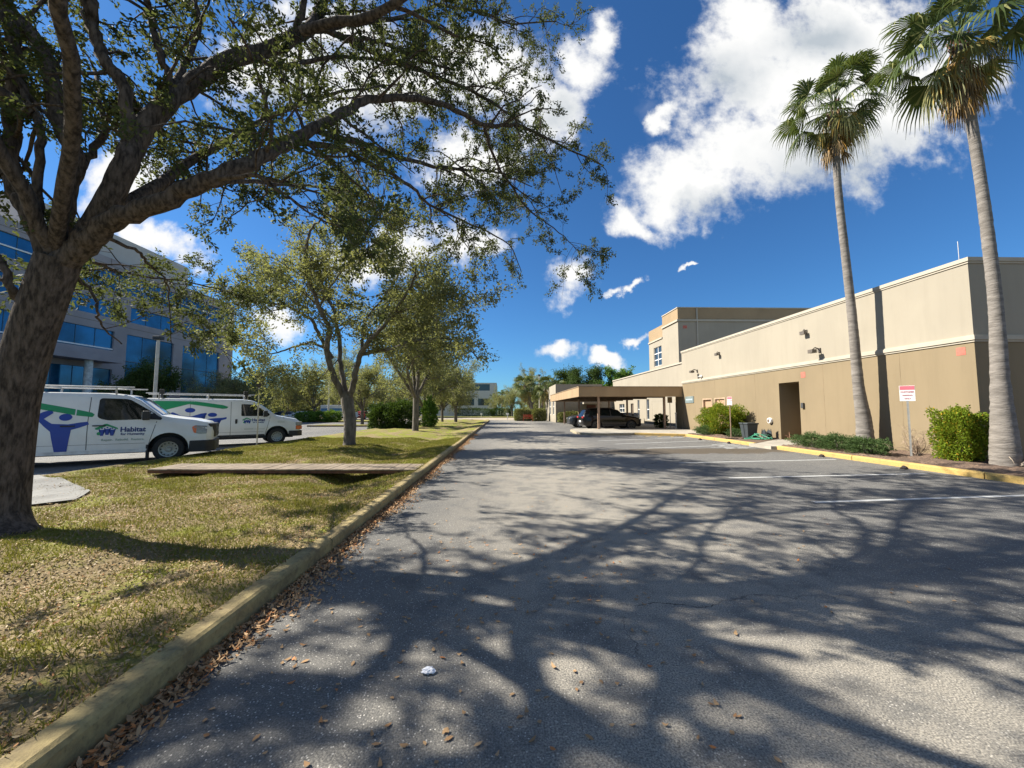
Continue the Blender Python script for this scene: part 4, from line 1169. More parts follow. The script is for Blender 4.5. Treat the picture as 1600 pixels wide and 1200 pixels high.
A_NV = math.radians(31)
def cargo_van(kind, loc, rz, label):
    r = empty('cargo_van', loc, rz, label, 'van', 'white charity vans parked nose to the verge')
    if kind == 'nv':
        st = [(1.08, .62, .88, .98, .62, .5), (1.04, .42, .98, 1.12, .80, .68), (.92, .34, 1.02, 1.22, .93, .80), (.6, .32, 1.08, 1.31, .985, .86), (.05, .32, 1.13, 1.39, 1.0, .88),
              (-.22, .32, 1.17, 1.45, 1.0, .88), (-.75, .34, 1.25, 1.93, 1.0, .80), (-1.0, .34, 1.27, 2.06, 1.0, .80), (-1.5, .34, 1.28, 2.12, 1.0, .80), (-4.7, .34, 1.28, 2.12, 1.0, .80), (-4.98, .4, 1.28, 2.07, .98, .78), (-5.03, .5, 1.28, 1.98, .95, .75)]
        wb, R, Rr = 3.72, .385, .235
    else:
        st = [(1.0, .55, .80, .9, .8, .7), (.98, .45, .92, 1.08, .9, .78), (.85, .42, .98, 1.18, .96, .84), (.4, .42, 1.06, 1.28, .98, .87), (.1, .42, 1.1, 1.34, .99, .88),
              (-.05, .42, 1.13, 1.38, 1.0, .88), (-.75, .42, 1.2, 1.95, 1.0, .78), (-1.0, .42, 1.22, 2.05, 1.0, .78), (-1.4, .42, 1.22, 2.1, 1.0, .78), (-4.5, .42, 1.22, 2.1, 1.0, .78), (-4.75, .5, 1.22, 2.04, .97, .76)]
        wb, R, Rr = 3.43, .37, .22
    B = Body(st)
    body = B.mesh([(0, R + .03), (-wb, R + .03)], R + .1, M_BLACKP, M_VAN, r)
    for x in (0, -wb):
        for y in (-.86, .86): wheel(r, x, y, R, .23, Rr, 'steel', M_STEEL)
    # glazing
    if kind == 'nv':
        gw = rounded([(-1.62, 1.38), (-1.62, 1.96), (-.98, 1.94), (-.32, 1.46), (-.36, 1.33), (-1.4, 1.30)], .09)
    else:
        gw = rounded([(-1.42, 1.34), (-1.42, 1.88), (-.92, 1.86), (-.3, 1.42), (-.36, 1.33)], .05)
    B.decal('side_window', [gw], M_CARGL, r, (-1, 1), .008)
    B.topdecal('windscreen', (-.24 if kind == 'nv' else -.08), (-.93 if kind == 'nv' else -.95), .04, .06, M_WSH, r)
    # seams
    seams = []
    L = lambda x0, z0, x1, z1, w_=.008: seams.append([(x0 - w_ * (z1 != z0), z0 - w_ * (z1 == z0)), (x1 - w_ * (z1 != z0), z1 - w_ * (z1 == z0)), (x1 + w_ * (z1 != z0), z1 + w_ * (z1 == z0)), (x0 + w_ * (z1 != z0), z0 + w_ * (z1 == z0))])
    L(-1.8, .45, -1.8, 1.98); L(-3.2, .45, -3.2, 1.98); L(-.48, .5, -.3, 1.3); L(-4.9, .5, -1.8, .5) if False else None
    L(-4.7, .62, -.55, .62, .004)
    if kind == 'nv': seams[-1] = [(-4.7, .598), (-.55, .598), (-.55, .606), (-4.7, .606)]
    B.decal('seam', [q for q in seams if q], M_SEAM, r, (-1, 1), .004)
    hd = MB()
    for x in ((-1.72, -2.35) if kind == 'nv' else (-1.6, -3.0)):
        y = B.side(x, 1.12)
        if kind == 'nv': hd.box(x + .02, x + .3 - .6 * 0, -y - .035, -y - .012, 1.13, 1.165)
        else: hd.box(x - .04, x + .04, -y - .03, -y + .01, 1.0, 1.2)
    hd.build('door_handle', M_BLACKP, r, bevel=.006)
    # mirror
    mr = empty('mirror', (-.5, 0, 0)); mr.parent = r
    for sg in (-1, 1):
        MB().tube([(0, sg * .93, 1.42), (-.02, sg * 1.07, 1.43)], .03, 6).build('mirror_arm', M_BLACKP, mr)
        MB().box(-.1, .06, sg * 1.16 - .1, sg * 1.16 + .1, 1.3, 1.58).build('mirror_housing', M_BLACKP if kind != 'nv' else M_BLACKP, mr, bevel=.03)
        MB().box(-.108, -.101, sg * 1.16 - .08, sg * 1.16 + .08, 1.33, 1.55).build('mirror_glass', M_METAL, mr)
    if kind == 'nv': B.decal('mirror_sail', [[(-.62, 1.335), (-.62, 1.44), (-.4, 1.5), (-.2, 1.36), (-.22, 1.3)]], M_BLACKP, r, (-1, 1), .012)
    # bumpers, lamps, grille
    bp_ = MB()
    w_ = .985 if kind == 'nv' else .99
    fx_ = 1.13 if kind == 'nv' else 1.12
    prof = rounded([(fx_, -w_ * .75), (fx_, w_ * .75), (fx_ - .22, w_ + .01), (.47, w_ + .02), (.47, -w_ - .02), (fx_ - .22, -w_ - .01)], .1, 3)
    bp_.prism(prof, .27 if kind == 'nv' else .36, .63 if kind == 'nv' else .62)
    bp_.build('front_bumper', M_BLACKP, r, smooth=35, bevel=.02)
    x9 = B.xs[-1]
    MB().box(x9 - .1, x9 + .15, -.95, .95, .42, .62).build('rear_bumper', M_BLACKP, r, bevel=.03)
    if kind == 'nv':
        g_ = MB().prism([(1.12, -.5), (1.12, .5), (1.0, .78), (.9, .78), (.9, -.78), (1.0, -.78)], .7, 1.17)
        g_.build('grille', M_BLACKP, r, bevel=.05)
        MB().lathe([(.09, 1.125), (.09, 1.14), (0.0, 1.142)], (0, 0, .95), 'x', 18).build('emblem', M_STEEL, r)
        B.decal('headlight', [rounded([(.93, .84), (.93, 1.09), (.62, 1.12), (.55, 1.06), (.6, .88), (.75, .83)], .04)], M_LENS, r, (-1, 1), .01)
        B.decal('turn_signal', [rounded([(.66, .86), (.66, 1.1), (.57, 1.09), (.55, 1.04), (.6, .88)], .03)], M_AMBER, r, (-1, 1), .014)
        B.decal('sill', [[(-3.2, .335), (-.5, .335), (-.5, .43), (-3.2, .43)]], mat('pale_sill', (.7, .69, .66), .35), r, (-1, 1), .02)  # slightly warmer white strip along the sill
        MB().box(-.52, -.47, -1.0, -.8, .12, .55).build('mud_flap', M_BLACKP, r)
    else:
        MB().prism([(1.06, -.55), (1.06, .55), (.95, .6), (.95, -.6)], .68, 1.05).build('grille', M_BLACKP, r, bevel=.02)
        for sg in (-1, 1):
            q = sorted([sg * .62, sg * .99])
            hl_ = MB().box(.78, 1.045, q[0], q[1], .86, 1.05).build('headlight', M_LENS, r, bevel=.03)
            MB().box(.779, 1.046, q[0] - .002, q[1] + .002, .68, .855).build('turn_signal', M_AMBER, r, bevel=.02)
        B.decal('sill', [[(-3.0, .43), (-.5, .43), (-.5, .5), (-3.0, .5)]], M_BLACKP, r, (-1, 1), .008)
    # ladder rack
    rk = MB()
    for x in ((-1.3, -2.9, -4.5) if kind == 'nv' else (-1.2, -2.6, -4.2)):
        for sg in (-1, 1): rk.tube([(x, sg * .74, 2.08), (x, sg * .78, 2.28)], .025, 6)
        rk.tube([(x, -.82, 2.29), (x, .82, 2.29)], .025, 6)
    for y in (-.78, .78): rk.tube([(-.9, y, 2.3), (-4.6, y, 2.3)], .02, 6)
    rk.build('roof_rack', mat('rack_aluminium', (0.4, 0.4, 0.4), .4, .1, 6, metal=.5), r, smooth=40)
    if kind != 'nv':
        cl = MB()
        for x in (-1.25, -4.1):
            cl.box(x - .1, x + .06, -.86, -.7, 2.26, 2.46).box(x - .05, x + .02, -.86, -.6, 2.1, 2.26)
            cl.build('rack_clamp', M_BLACKP, r, bevel=.02); cl = MB()
    MB().box(-4.5, .7, -.8, .8, .3, .42).build('underbody', M_BLACKP, r)
    # decals
    if kind == 'nv':
        X0 = -2.62
        fig = lambda pts, cx, s=1: [(cx + a * s, b) for a, b in pts]
        B.decal('roof_graphic', [[(-2.05, 1.45), (-1.72, 1.40), (-1.68, 1.47), (-1.74, 1.53), (-2.05, 1.62)], [(-2.08, 1.46), (-2.08, 1.63), (-3.55, 1.99), (-4.3, 1.62), (-4.3, 1.45), (-3.55, 1.82)]], M_DGREEN, r, off=.006)
        f1 = [(-.5, 1.36), (-.36, 1.36), (-.2, 1.22), (.12, 1.2), (.35, 1.25), (.5, 1.27), (.53, 1.19), (.34, 1.1), (.18, 1.04), (.12, .42), (-.12, .42), (-.22, 1.0), (-.34, 1.14)]
        B.decal('figure_graphic', [[(-2.3 + a, b) for a, b in f1], ellipse(-2.25, 1.4, .13, .1)], M_DBLUE, r, off=.0065)
        f2 = [(-.5, 1.6), (-.28, 1.38), (.08, 1.38), (.3, 1.55), (.46, 1.62), (.5, 1.52), (.3, 1.32), (.2, 1.24), (.1, 1.1), (.02, .42), (-.22, .42), (-.26, 1.1), (-.4, 1.28), (-.6, 1.5)]
        B.decal('figure_graphic', [[(-3.0 + a, b) for a, b in f2], ellipse(-3.05, 1.57, .14, .12)], M_DBLUE, r, off=.006)
        B.decal('figure_graphic', [[(-3.75 + a, b) for a, b in f1], ellipse(-3.7, 1.4, .13, .1)], M_DBLUE, r, off=.0065)
        little_logo(B, -1.4, .98, .8, r)
        put_text(B, 'Habitat', -.83, .96, .2, M_DTEXT, r, .007, .95)
        put_text(B, 'for Humanity', -.83, .86, .098, M_DTEXT, r, .003, 1.0)
        put_text(B, 'Repair.  Rebuild.  Restore.', -1.03, .70, .088, M_DGREY, r, .002, 1.0)
    else:
        B.decal('roof_graphic', [[(-1.95, 1.68), (-1.9, 1.75), (-2.1, 1.83), (-3.1, 1.99), (-4.5, 1.98), (-4.5, 1.6), (-4.25, 1.52), (-3.25, 1.86), (-2.1, 1.66)]], M_DGREEN, r, off=.006)
        f = [(-.75, 1.45), (-.6, 1.52), (-.32, 1.37), (0, 1.34), (.32, 1.46), (.5, 1.49), (.5, 1.41), (.32, 1.28), (.3, .6), (-.3, .6), (-.3, 1.26)]
        B.decal('figure_graphic', [[(-3.15 + a, b) for a, b in f], ellipse(-3.2, 1.6, .17, .1)], M_DBLUE, r, off=.0065)
        B.decal('figure_graphic', [[(-2.55, 1.24), (-2.1, 1.27), (-1.95, 1.3), (-1.95, 1.22), (-2.3, 1.1), (-2.35, .6), (-2.7, .6), (-2.75, 1.2)], ellipse(-2.45, 1.4, .16, .09)], M_DBLUE, r, off=.006)
        B.decal('figure_graphic', [[(-3.9, 1.24), (-3.6, 1.2), (-3.6, .6), (-4.0, .6), (-4.1, 1.25)], ellipse(-3.95, 1.4, .16, .09)], M_DBLUE, r, off=.006)
        little_logo(B, -1.2, 1.1, .6, r)
        put_text(B, 'Habitat', -.76, 1.1, .17, M_DTEXT, r, .006)
        put_text(B, 'for Humanity', -.76, 1.02, .08, M_DTEXT, r, .003)
        put_text(B, 'of Greater Miami' if False else 'Habitat ReStore', -.95, .92, .07, M_DGREY, r, .001) if False else None
        B.decal('stripe_mark', [[(-1.3, .74), (-.95, .74), (-.95, .765), (-1.3, .765)], [(-.9, .735), (-.5, .735), (-.5, .75), (-.9, .75)]], M_DGREY, r, off=.006)
        B.decal('stripe_mark', [[(.0, 1.08), (.3, 1.07), (.3, 1.085), (.0, 1.095)], [(.0, 1.03), (.3, 1.02), (.3, 1.035), (.0, 1.045)]], M_DGREY, r, off=.006)
    return r


def place_van(px, py, ang, kind, label, side=.95):
    g = G(px, py); l = Vector((-math.sin(ang), math.cos(ang), 0)) * side
    return cargo_van(kind, (g.x + l.x, g.y + l.y, 0), ang, label)


place_van(262, 721, math.radians(31), 'nv', 'nearer white cargo van with large blue figures behind the big oak trunk')
place_van(432, 694, math.radians(39), 'ex', 'farther white cargo van with black bumper and orange turn lamp beyond the first')


def car(kind, loc, rz, paint, label, group=None, rim=None):
    r = empty({'suv': 'parked_suv', 'sedan': 'parked_car'}[kind], loc, rz, label, 'car', group)
    if kind == 'suv':
        st = [(.92, .55, .7, .78, .6, .5), (.88, .32, .78, .9, .82, .7), (.7, .28, .88, 1.02, .92, .8), (.3, .28, .96, 1.1, .96, .84), (-.35, .28, 1.03, 1.17, .97, .84),
              (-1.15, .28, 1.06, 1.66, .97, .68), (-1.5, .28, 1.06, 1.74, .97, .66), (-2.6, .28, 1.08, 1.77, .97, .66), (-3.3, .28, 1.1, 1.74, .97, .66), (-3.72, .3, 1.12, 1.62, .95, .68), (-3.96, .4, 1.05, 1.22, .92, .76), (-4.03, .55, .95, 1.05, .82, .7)]
        wb, R, gx = 2.93, .38, ([(-3.55, 1.17), (-3.4, 1.56), (-2.8, 1.64), (-1.35, 1.62), (-.6, 1.13)])
    else:
        st = [(.9, .45, .62, .7, .6, .5), (.86, .26, .7, .8, .8, .68), (.6, .24, .8, .92, .89, .76), (-.3, .24, .9, 1.02, .9, .78), (-1.15, .24, .93, 1.4, .9, .6), (-1.6, .24, .93, 1.45, .9, .58), (-2.5, .24, .95, 1.42, .9, .58), (-3.3, .26, .98, 1.1, .88, .68), (-3.8, .3, .95, 1.06, .84, .66), (-3.85, .4, .85, .95, .8, .6)]
        wb, R, gx = 2.75, .33, [(-3.0, 1.02), (-2.5, 1.32), (-1.5, 1.36), (-.6, 1.0)]
    B = Body(st)
    B.mesh([(0, R + .02), (-wb, R + .02)], R + .07, M_BLACKP, paint, r)
    for x in (0, -wb):
        for y in (-.84, .84): wheel(r, x, y * (1 if kind == 'suv' else .93), R, .24, R * .66, 'alloy', rim or M_ALLOY)
    # side glass split by pillars
    zs = lambda a, b: [(x, z) for x, z in gx]
    B.decal('side_window', [rounded(gx, .06)], M_CARGL, r, (-1, 1), .006)
    B.decal('pillar', [[(-1.75, gx[0][1] - .02), (-1.66, gx[0][1] - .02), (-1.68, gx[2][1]), (-1.75, gx[2][1])], [(-2.72, gx[0][1] - .02), (-2.62, gx[0][1] - .02), (-2.66, gx[1][1]), (-2.74, gx[1][1])]], M_BLACKP, r, (-1, 1), .009)
    B.topdecal('windscreen', -.42, -1.12, .06, .04, M_WSH, r)
    B.topdecal('rear_window', -3.0 if kind != 'suv' else -3.74, -3.28 if kind != 'suv' else -3.94, .06, .06, M_CARGL, r)
    for sg in (-1, 1):
        q = sorted([sg * .5, sg * .86]) if kind == 'suv' else sorted([sg * .45, sg * .8])
        zz = .74 if kind == 'suv' else .62
        MB().box(.62, .9, q[0], q[1], zz, zz + .16).build('headlight', M_LENS, r, bevel=.04)
        b0 = B.xs[-1]
        MB().box(b0 - .03, b0 + .25, q[0] + sg * .04, q[1] + sg * .07, zz + .2, zz + .36).build('tail_light', M_REDL, r, bevel=.04)
        MB().box(-.72, -.55, sg * 1.03 - .09, sg * 1.03 + .09, zz + .38, zz + .52).build('mirror', paint, r, bevel=.04)
    b0 = B.xs[-1]
    MB().box(b0 - .015, b0 + .1, -.26, .26, .62, .76).build('number_plate', M_WHITE, r)
    MB().box(.8, .93, -.45, .45, .5, .78).build('grille', M_BLACKP, r, bevel=.03)
    MB().box(.84, .9, -.7, .7, .34, .46).build('intake', M_BLACKP, r, bevel=.02)
    B.decal('sill', [[(-wb + .48, .3), (-.48, .3), (-.48, .42), (-wb + .48, .42)]], M_BLACKP, r, (-1, 1), .006)
    B.decal('door_seam', [[(-.6, .45), (-.588, .45), (-.588, 1.05), (-.6, 1.05)], [(-1.72, .45), (-1.708, .45), (-1.708, 1.05), (-1.72, 1.05)], [(-2.7, .7), (-2.688, .7), (-2.688, 1.05), (-2.7, 1.05)]], M_BLACKP, r, (-1, 1), .003)
    if kind == 'suv':
        for sg in (-1, 1): MB().tube([(-1.4, sg * .66, 1.8), (-3.1, sg * .66, 1.79)], .02, 6).build('roof_rail', M_BLACKP, r)
    return r


M_BLK = mat('black_car_paint', (0.005, 0.005, 0.007), .15, .05, 1, spec=.4)
M_SLV = mat('graphite_car_paint', (0.06, 0.065, 0.075), .2, .05, 1, metal=.4, spec=.8)
car('suv', (10.5, 32.3, 0), math.radians(4), M_BLK, 'black sport utility car parked under the canopy with its red tail lamp toward the drive', rim=mat('dark_alloy', (.05, .05, .05), .3))
car('suv', (7.1, 36.3, 0), math.radians(180), M_SLV, 'dark grey car with silver wheels showing its nose behind the black one')
fc = 'cars parked far off across the left lot'
for (px, py, z_, rz, c, lab, k) in ((450, 659, 0, 200, (0.55, 0.56, 0.55), 'white car far off beyond the low hedge at the left', 'sedan'), (425, 657, 0, 190, (0.03, 0.035, 0.05), 'dark far car just past the hood of the farther van', 'sedan'),
                                 (572, 655, 0, 90, (0.35, 0.02, 0.02), 'red car far off between the tree trunks', 'sedan'), (548, 656, 0, 95, (0.02, 0.03, 0.06), 'dark blue far car right beside the red one', 'sedan'),
                                 (340, 660, 0, 170, (0.2, 0.2, 0.22), 'grey far car hidden behind the farther van', 'sedan')):
    if px == 340: continue
    g = G(px, py)
    car(k, (g.x, g.y, 0), math.radians(rz), mat('paint_' + lab.split()[0] + str(px), c, .2, .03), lab, fc)
# white box truck far away
g = P(500, 655, 60)
tr = empty('box_truck', (g.x, 60, 0), 0, 'white box truck with a blue stripe far off past the left trees', 'truck')
MB().box(0, 3.4, 0, 2.2, .55, 2.4).build('cargo_box', M_VAN, tr, bevel=.03)
MB().prism([(3.45, .1), (5.0, .1), (5.1, .5), (5.1, 1.7), (5.0, 2.1), (3.45, 2.1)], .5, 1.3).build('cab', mat('pale_blue_paint', (.3, .42, .52), .3), tr, bevel=.06)
MB().box(3.5, 4.4, .2, 2.0, 1.31, 1.85).build('cab_window', M_CARGL, tr, bevel=.05)
MB().box(.1, 3.3, -.012, -.004, 1.5, 1.9).build('stripe', mat('stripe_blue', (.1, .25, .45), .4), tr)
for x in (.9, 4.3):
    for y in (.15, 2.05): wheel(tr, x, y, .42, .26, .24, 'steel', M_STEEL)
# ------------------------------------------------------------------ trees
def limb(pts, w0, w1, rg=None, wob=0.0, per=5, z0=None):
    """pts: (px, py, depth); w0, w1: width at both ends in metres"""
    q = [tuple(P(*p)) for p in pts]
    c = cat_rom(q, per)
    if rg is not None and wob: c[1:] += rg.normal(0, wob, c[1:].shape)
    return c, np.linspace(w0 / 2, w1 / 2, len(c))


def tree_obj(limbs, loc, seed, cfg, label, group=None, leaf=None, bark=None, k=5, spread=.07, L=.07, Wd=.03, name='oak_tree', trunk_extra=None):
    rg = np.random.default_rng(seed)
    b, AC, AD = ramify(limbs, rg, cfg)
    r = empty(name, loc, 0, label, 'tree', group)
    lo = np.array(loc)
    b.V = [v - lo for v in b.V]
    b.build('trunk', bark or M_BARK, r)
    V, Q = crown_mesh(AC - lo, AD, rg, k, spread, L, Wd)
    np_mesh('crown', V, Q, leaf or M_OAKLEAF, r)
    return r, len(Q)


rg = np.random.default_rng(4)
Lb = []
gb = G(-4, 832, .12)
tp = [tuple(gb + Vector((0, 0, -.15))), tuple(P(-2, 800, 5.0)), tuple(P(8, 720, 5.0)), tuple(P(24, 620, 5.0)), tuple(P(48, 530, 5.0)), tuple(P(72, 460, 5.0)), tuple(P(92, 405, 5.0))]
c = cat_rom(tp, 5)
rad = np.interp(np.linspace(0, 1, len(c)), [0, .06, .16, .5, .8, 1], [.46, .34, .265, .225, .225, .22])
Lb.append((c, rad, 0))
fk = (92, 410, 5.0)
def add(pts, w0, w1, wt, wob=.012):
    # the crown reaches away from the viewer as it spreads over the drive
    def dd(x, d):
        k = 1.0 if d <= 5 else (3.2 + 1.9 * max(0, min(1, (x - 350) / 350)) * (0 if y_hi(pts) else 1))
        return 5 + (d - 5) * k
    q = [(x, y, dd(x, d)) for x, y, d in pts]
    c, rd = limb(q, .9 * w0 * q[0][2] / pts[0][2], w1 * q[-1][2] / pts[-1][2], rg, wob)
    snap(c); Lb.append((c, rd, wt))
def snap(c):
    # start every fork on the axis of the limb it grows from
    best = min(((np.linalg.norm(o[0] - c[0], axis=1).min(), k) for k, o in enumerate(Lb)), default=(9, 0))
    if best[0] < .9:
        o = Lb[best[1]][0]; p = o[np.argmin(np.linalg.norm(o - c[0], axis=1))]
        sh = p - c[0]; n_ = len(c)
        c += sh[None] * np.clip(1 - np.arange(n_) / (n_ * .35), 0, 1)[:, None]
def y_hi(pts): return sum(p[1] for p in pts) / len(pts) < 110
# A: large limb rising to the right, with its forks
add([(88, 430, 5), (130, 385, 5), (150, 350, 5), (187, 283, 5.0), (213, 217, 5.05), (253, 167, 5.1), (300, 133, 5.2), (350, 97, 5.3), (417, 77, 5.4), (467, 53, 5.5), (497, 25, 5.6), (515, -40, 5.8)], .32, .15, 1)
add([(417, 77, 5.4), (494, 46, 5.6), (540, 58, 5.7), (576, 62, 5.8), (617, 75, 5.9), (662, 96, 6.0), (710, 110, 6.1)], .13, .03, 1.2)
add([(494, 46, 5.6), (560, 36, 5.8), (625, 28, 6.0), (685, 10, 6.2), (756, 20, 6.4), (794, 36, 6.5), (869, 34, 6.6)], .10, .02, 1.4)
add([(395, 84, 5.35), (430, 101, 5.4), (480, 98, 5.5), (524, 90, 5.6), (587, 94, 5.8), (662, 114, 6.0), (700, 145, 6.2)], .10, .02, 1.3)
add([(610, 45, 5.9), (640, 35, 6.0), (690, 40, 6.1), (720, 70, 6.2), (740, 110, 6.3), (760, 150, 6.3)], .05, .015, 1.6)
# B: large low limb over the drive
add([(120, 400, 5), (150, 372, 4.95), (187, 340, 4.9), (250, 317, 4.9), (300, 293, 4.9), (360, 267, 5.0), (433, 233, 5.1), (475, 210, 5.2), (542, 172, 5.3), (587, 154, 5.4), (670, 156, 5.5), (719, 176, 5.6), (756, 195, 5.7), (805, 195, 5.8), (850, 214, 5.9), (887, 232, 6.0), (944, 258, 6.1)], .30, .02, 1.0)
add([(440, 228, 5.1), (475, 221, 5.2), (531, 232, 5.3), (587, 259, 5.4), (640, 289, 5.5), (670, 319, 5.6), (737, 352, 5.8), (794, 382, 6.0), (815, 425, 6.1)], .12, .012, 1.1)
add([(754, 193, 5.7), (766, 232, 5.8), (790, 277, 5.9), (824, 326, 6.0), (865, 356, 6.1), (902, 390, 6.2)], .06, .01, 1.4)
add([(340, 277, 4.95), (400, 282, 5.2), (456, 289, 5.5), (527, 296, 5.8), (600, 310, 6.1)], .08, .015, 1.3)
add([(330, 283, 4.95), (400, 275, 4.7), (440, 300, 4.6), (480, 330, 4.6), (560, 370, 4.6)], .07, .01, 1.0)
add([(670, 319, 5.6), (675, 350, 5.7), (690, 375, 5.8)], .03, .008, 1)
add([(550, 255, 5.3), (575, 300, 5.2), (600, 340, 5.2), (625, 368, 5.2)], .03, .008, .7)
# C, D, E: upright limbs
add([(198, 232, 5), (200, 187, 5), (192, 133, 5), (163, 93, 5.0), (147, 43, 5.0), (138, -10, 5.0), (120, -90, 5.2)], .18, .12, .9)
add([(262, 155, 5.1), (265, 130, 5.1), (253, 90, 5.1), (237, 43, 5.1), (226, -10, 5.1), (200, -120, 5.2)], .12, .06, 1.2)
add([(288, 140, 5.1), (292, 110, 5.2), (300, 77, 5.3), (310, 27, 5.4), (304, -20, 5.5), (320, -120, 5.8)], .10, .05, 1.2)
add([(470, 50, 5.5), (475, 10, 5.5), (480, -60, 5.5), (500, -150, 5.4)], .12, .05, 1.2)
# F, G, H: left stems
add([(60, 400, 5), (83, 307, 5.0), (110, 250, 5.0), (97, 200, 5.0), (80, 133, 5.0), (67, 83, 5.0), (33, 33, 5.0), (-10, 10, 5.0), (-70, -60, 5)], .22, .14, .8)
add([(100, 290, 5.0), (117, 267, 5.1), (143, 240, 5.2), (163, 207, 5.3), (157, 160, 5.4), (150, 110, 5.6)], .14, .05, 1.4)
add([(60, 430, 5), (33, 333, 4.9), (20, 300, 4.9), (17, 233, 4.9), (20, 167, 4.9), (23, 83, 4.9), (14, 30, 4.9), (-10, -60, 4.9)], .21, .13, .8)
add([(55, 360, 4.8), (57, 317, 4.8), (60, 250, 4.8), (63, 200, 4.8), (43, 160, 4.8), (30, 117, 4.8), (-5, 60, 4.8)], .12, .06, 1)
# thin hanging branches in front of the glass block
add([(140, 432, 5.05), (155, 422, 5.3), (172, 419, 5.5), (190, 426, 5.7), (250, 435, 6.0), (300, 442, 6.3), (362, 457, 6.6), (400, 472, 6.8)], .06, .015, 1.5)
add([(165, 378, 4.9), (195, 390, 5.1), (220, 397, 5.3), (232, 412, 5.4), (260, 440, 5.5), (265, 480, 5.6), (268, 535, 5.6)], .06, .012, .5)
add([(135, 436, 5), (148, 458, 5.1), (152, 485, 5.1), (162, 510, 5.2), (190, 538, 5.3)], .05, .015, .25)
add([(60, 500, 5), (32, 468, 4.9), (12, 440, 4.8), (0, 405, 4.8), (-30, 380, 4.8)], .12, .06, .7)
def addw(pts, w0, w1, wt):
    c = cat_rom(pts, 6); c[1:] += rg.normal(0, .02, c[1:].shape); snap(c); Lb.append((c, np.linspace(w0 / 2, w1 / 2, len(c)), wt))
# limbs outside the picture that shade the drive
f0 = tuple(P(95, 400, 5.0))
addw([f0, (-4.6, 4.0, 5.0), (-3.4, 2.6, 6.2), (-1.8, 1.6, 6.9), (.2, .9, 7.3), (2.2, .6, 7.4)], .16, .03, .25)
addw([f0, (-5.6, 3.6, 5.4), (-5.0, 1.8, 6.6), (-4.2, -.4, 7.3), (-2.8, -2.2, 7.6)], .16, .03, .4)
addw([(-3.4, 2.6, 6.2), (-2.4, 3.4, 7.6), (-1.0, 3.6, 8.6), (.6, 3.4, 9.2)], .1, .03, .8)
addw([tuple(P(470, 50, 5.5)), (-1.4, 5.2, 7.6), (-.2, 4.8, 9.0), (1.0, 4.2, 9.6), (2.0, 3.8, 9.8)], .14, .03, 1.5)
addw([tuple(P(300, -20, 5.4)), (-3.6, 5.2, 8.6), (-2.6, 4.6, 9.8), (-1.2, 4.0, 10.4)], .12, .03, 1.4)
addw([tuple(P(140, -10, 5)), (-5.6, 5.0, 8.6), (-5.2, 4.2, 10), (-4.4, 3.6, 11)], .15, .04, 1.4)
addw([tuple(P(-10, 10, 5)), (-8.0, 4.2, 7.6), (-9.0, 3.2, 9)], .15, .04, 1.0)
addw([tuple(P(475, 210, 5.9)), (-1.6, 8.5, 7.2), (-.2, 10.6, 8.4), (1.0, 12.6, 9.2)], .1, .03, 1.5)
addw([tuple(P(497, 25, 6.9)), (-.8, 9, 9.5), (.3, 11.0, 10.4), (1.2, 12.8, 10.8)], .1, .03, 1.5)
addw([(-6.4, 5, 4.6), (-7.8, 4.6, 6.2), (-9.6, 4.4, 7.2), (-11.4, 3.8, 7.6)], .2, .04, 1.6)
addw([(-7.8, 4.6, 6.2), (-9.0, 6.2, 7.6), (-10.6, 6.6, 8.4)], .14, .04, 1.5)
addw([(-6.2, 4.6, 5.2), (-7.4, 2.8, 6.6), (-9.0, 1.6, 7.4)], .16, .04, 1.6)
addw([(-5.2, 5.2, 4.3), (-5.4, 7.5, 6.3), (-5.2, 9.6, 7.3), (-4.6, 11.6, 8.0)], .14, .03, 1.3)
addw([(-5.2, 5.2, 4.6), (-5.6, 8.0, 7.6), (-4.6, 9.6, 9.8), (-3.0, 11.0, 11.4)], .16, .04, .9)
cfg = dict(s1=.4, l1=1.6, n2=7, l2=.6, na=6, t0=.2, up=.05, droop=.18, sides=10)
oak, nq = tree_obj(Lb, tuple(gb), 21, cfg, 'massive leaning live oak with thick dark limbs reaching over the drive', k=8, spread=.042, L=.075, Wd=.034)
print('oak leaves', nq)

# second oak
rg = np.random.default_rng(9)
Lb = []
D2 = 16.3
z2 = ztz(-6.5, 16.3)
tp = [tuple(Vector(G(546, 701)) + Vector((0, 0, -.1))), tuple(P(546, 690, D2)), tuple(P(547, 660, D2)), tuple(P(543, 630, D2)), tuple(P(541, 612, D2))]
c = cat_rom(tp, 5); Lb.append((c, np.interp(np.linspace(0, 1, len(c)), [0, .1, .25, .8, 1], [.36, .3, .24, .25, .23]), 0))
def add2(pts, w0, w1, wt, dd=0): 
    n_ = len(pts); Lb.append((*limb([(p[0], p[1], D2 + dd * i / n_ + (p[2] if len(p) > 2 else 0)) for i, p in enumerate(pts)], w0, w1, rg, .02), wt))
add2([(541, 625), (520, 585), (511, 545), (515, 515), (499, 480), (480, 430), (478, 399), (484, 360), (508, 340), (550, 338)], .28, .03, 1, -4)
add2([(543, 625), (532, 570), (530, 530), (520, 480), (500, 440), (505, 400), (530, 370), (545, 350)], .22, .03, 1, 1.5)
add2([(546, 622), (556, 585), (562, 555), (580, 530), (604, 504), (626, 475), (646, 435), (650, 420)], .27, .04, 1.1, -3)
add2([(562, 555), (590, 548), (610, 546), (640, 534), (670, 530), (700, 528), (725, 540), (748, 560)], .18, .03, 1.2, -4)
add2([(566, 550), (571, 504), (589, 477), (610, 450), (625, 420), (640, 400)], .14, .03, 1, 2)
add2([(604, 504), (640, 480), (680, 465), (720, 460), (750, 480)], .12, .02, 1.2, -4.5)
add2([(519, 560), (500, 525), (484, 498), (454, 480), (430, 475), (400, 470), (370, 460), (340, 456)], .17, .02, 1.2, -2)
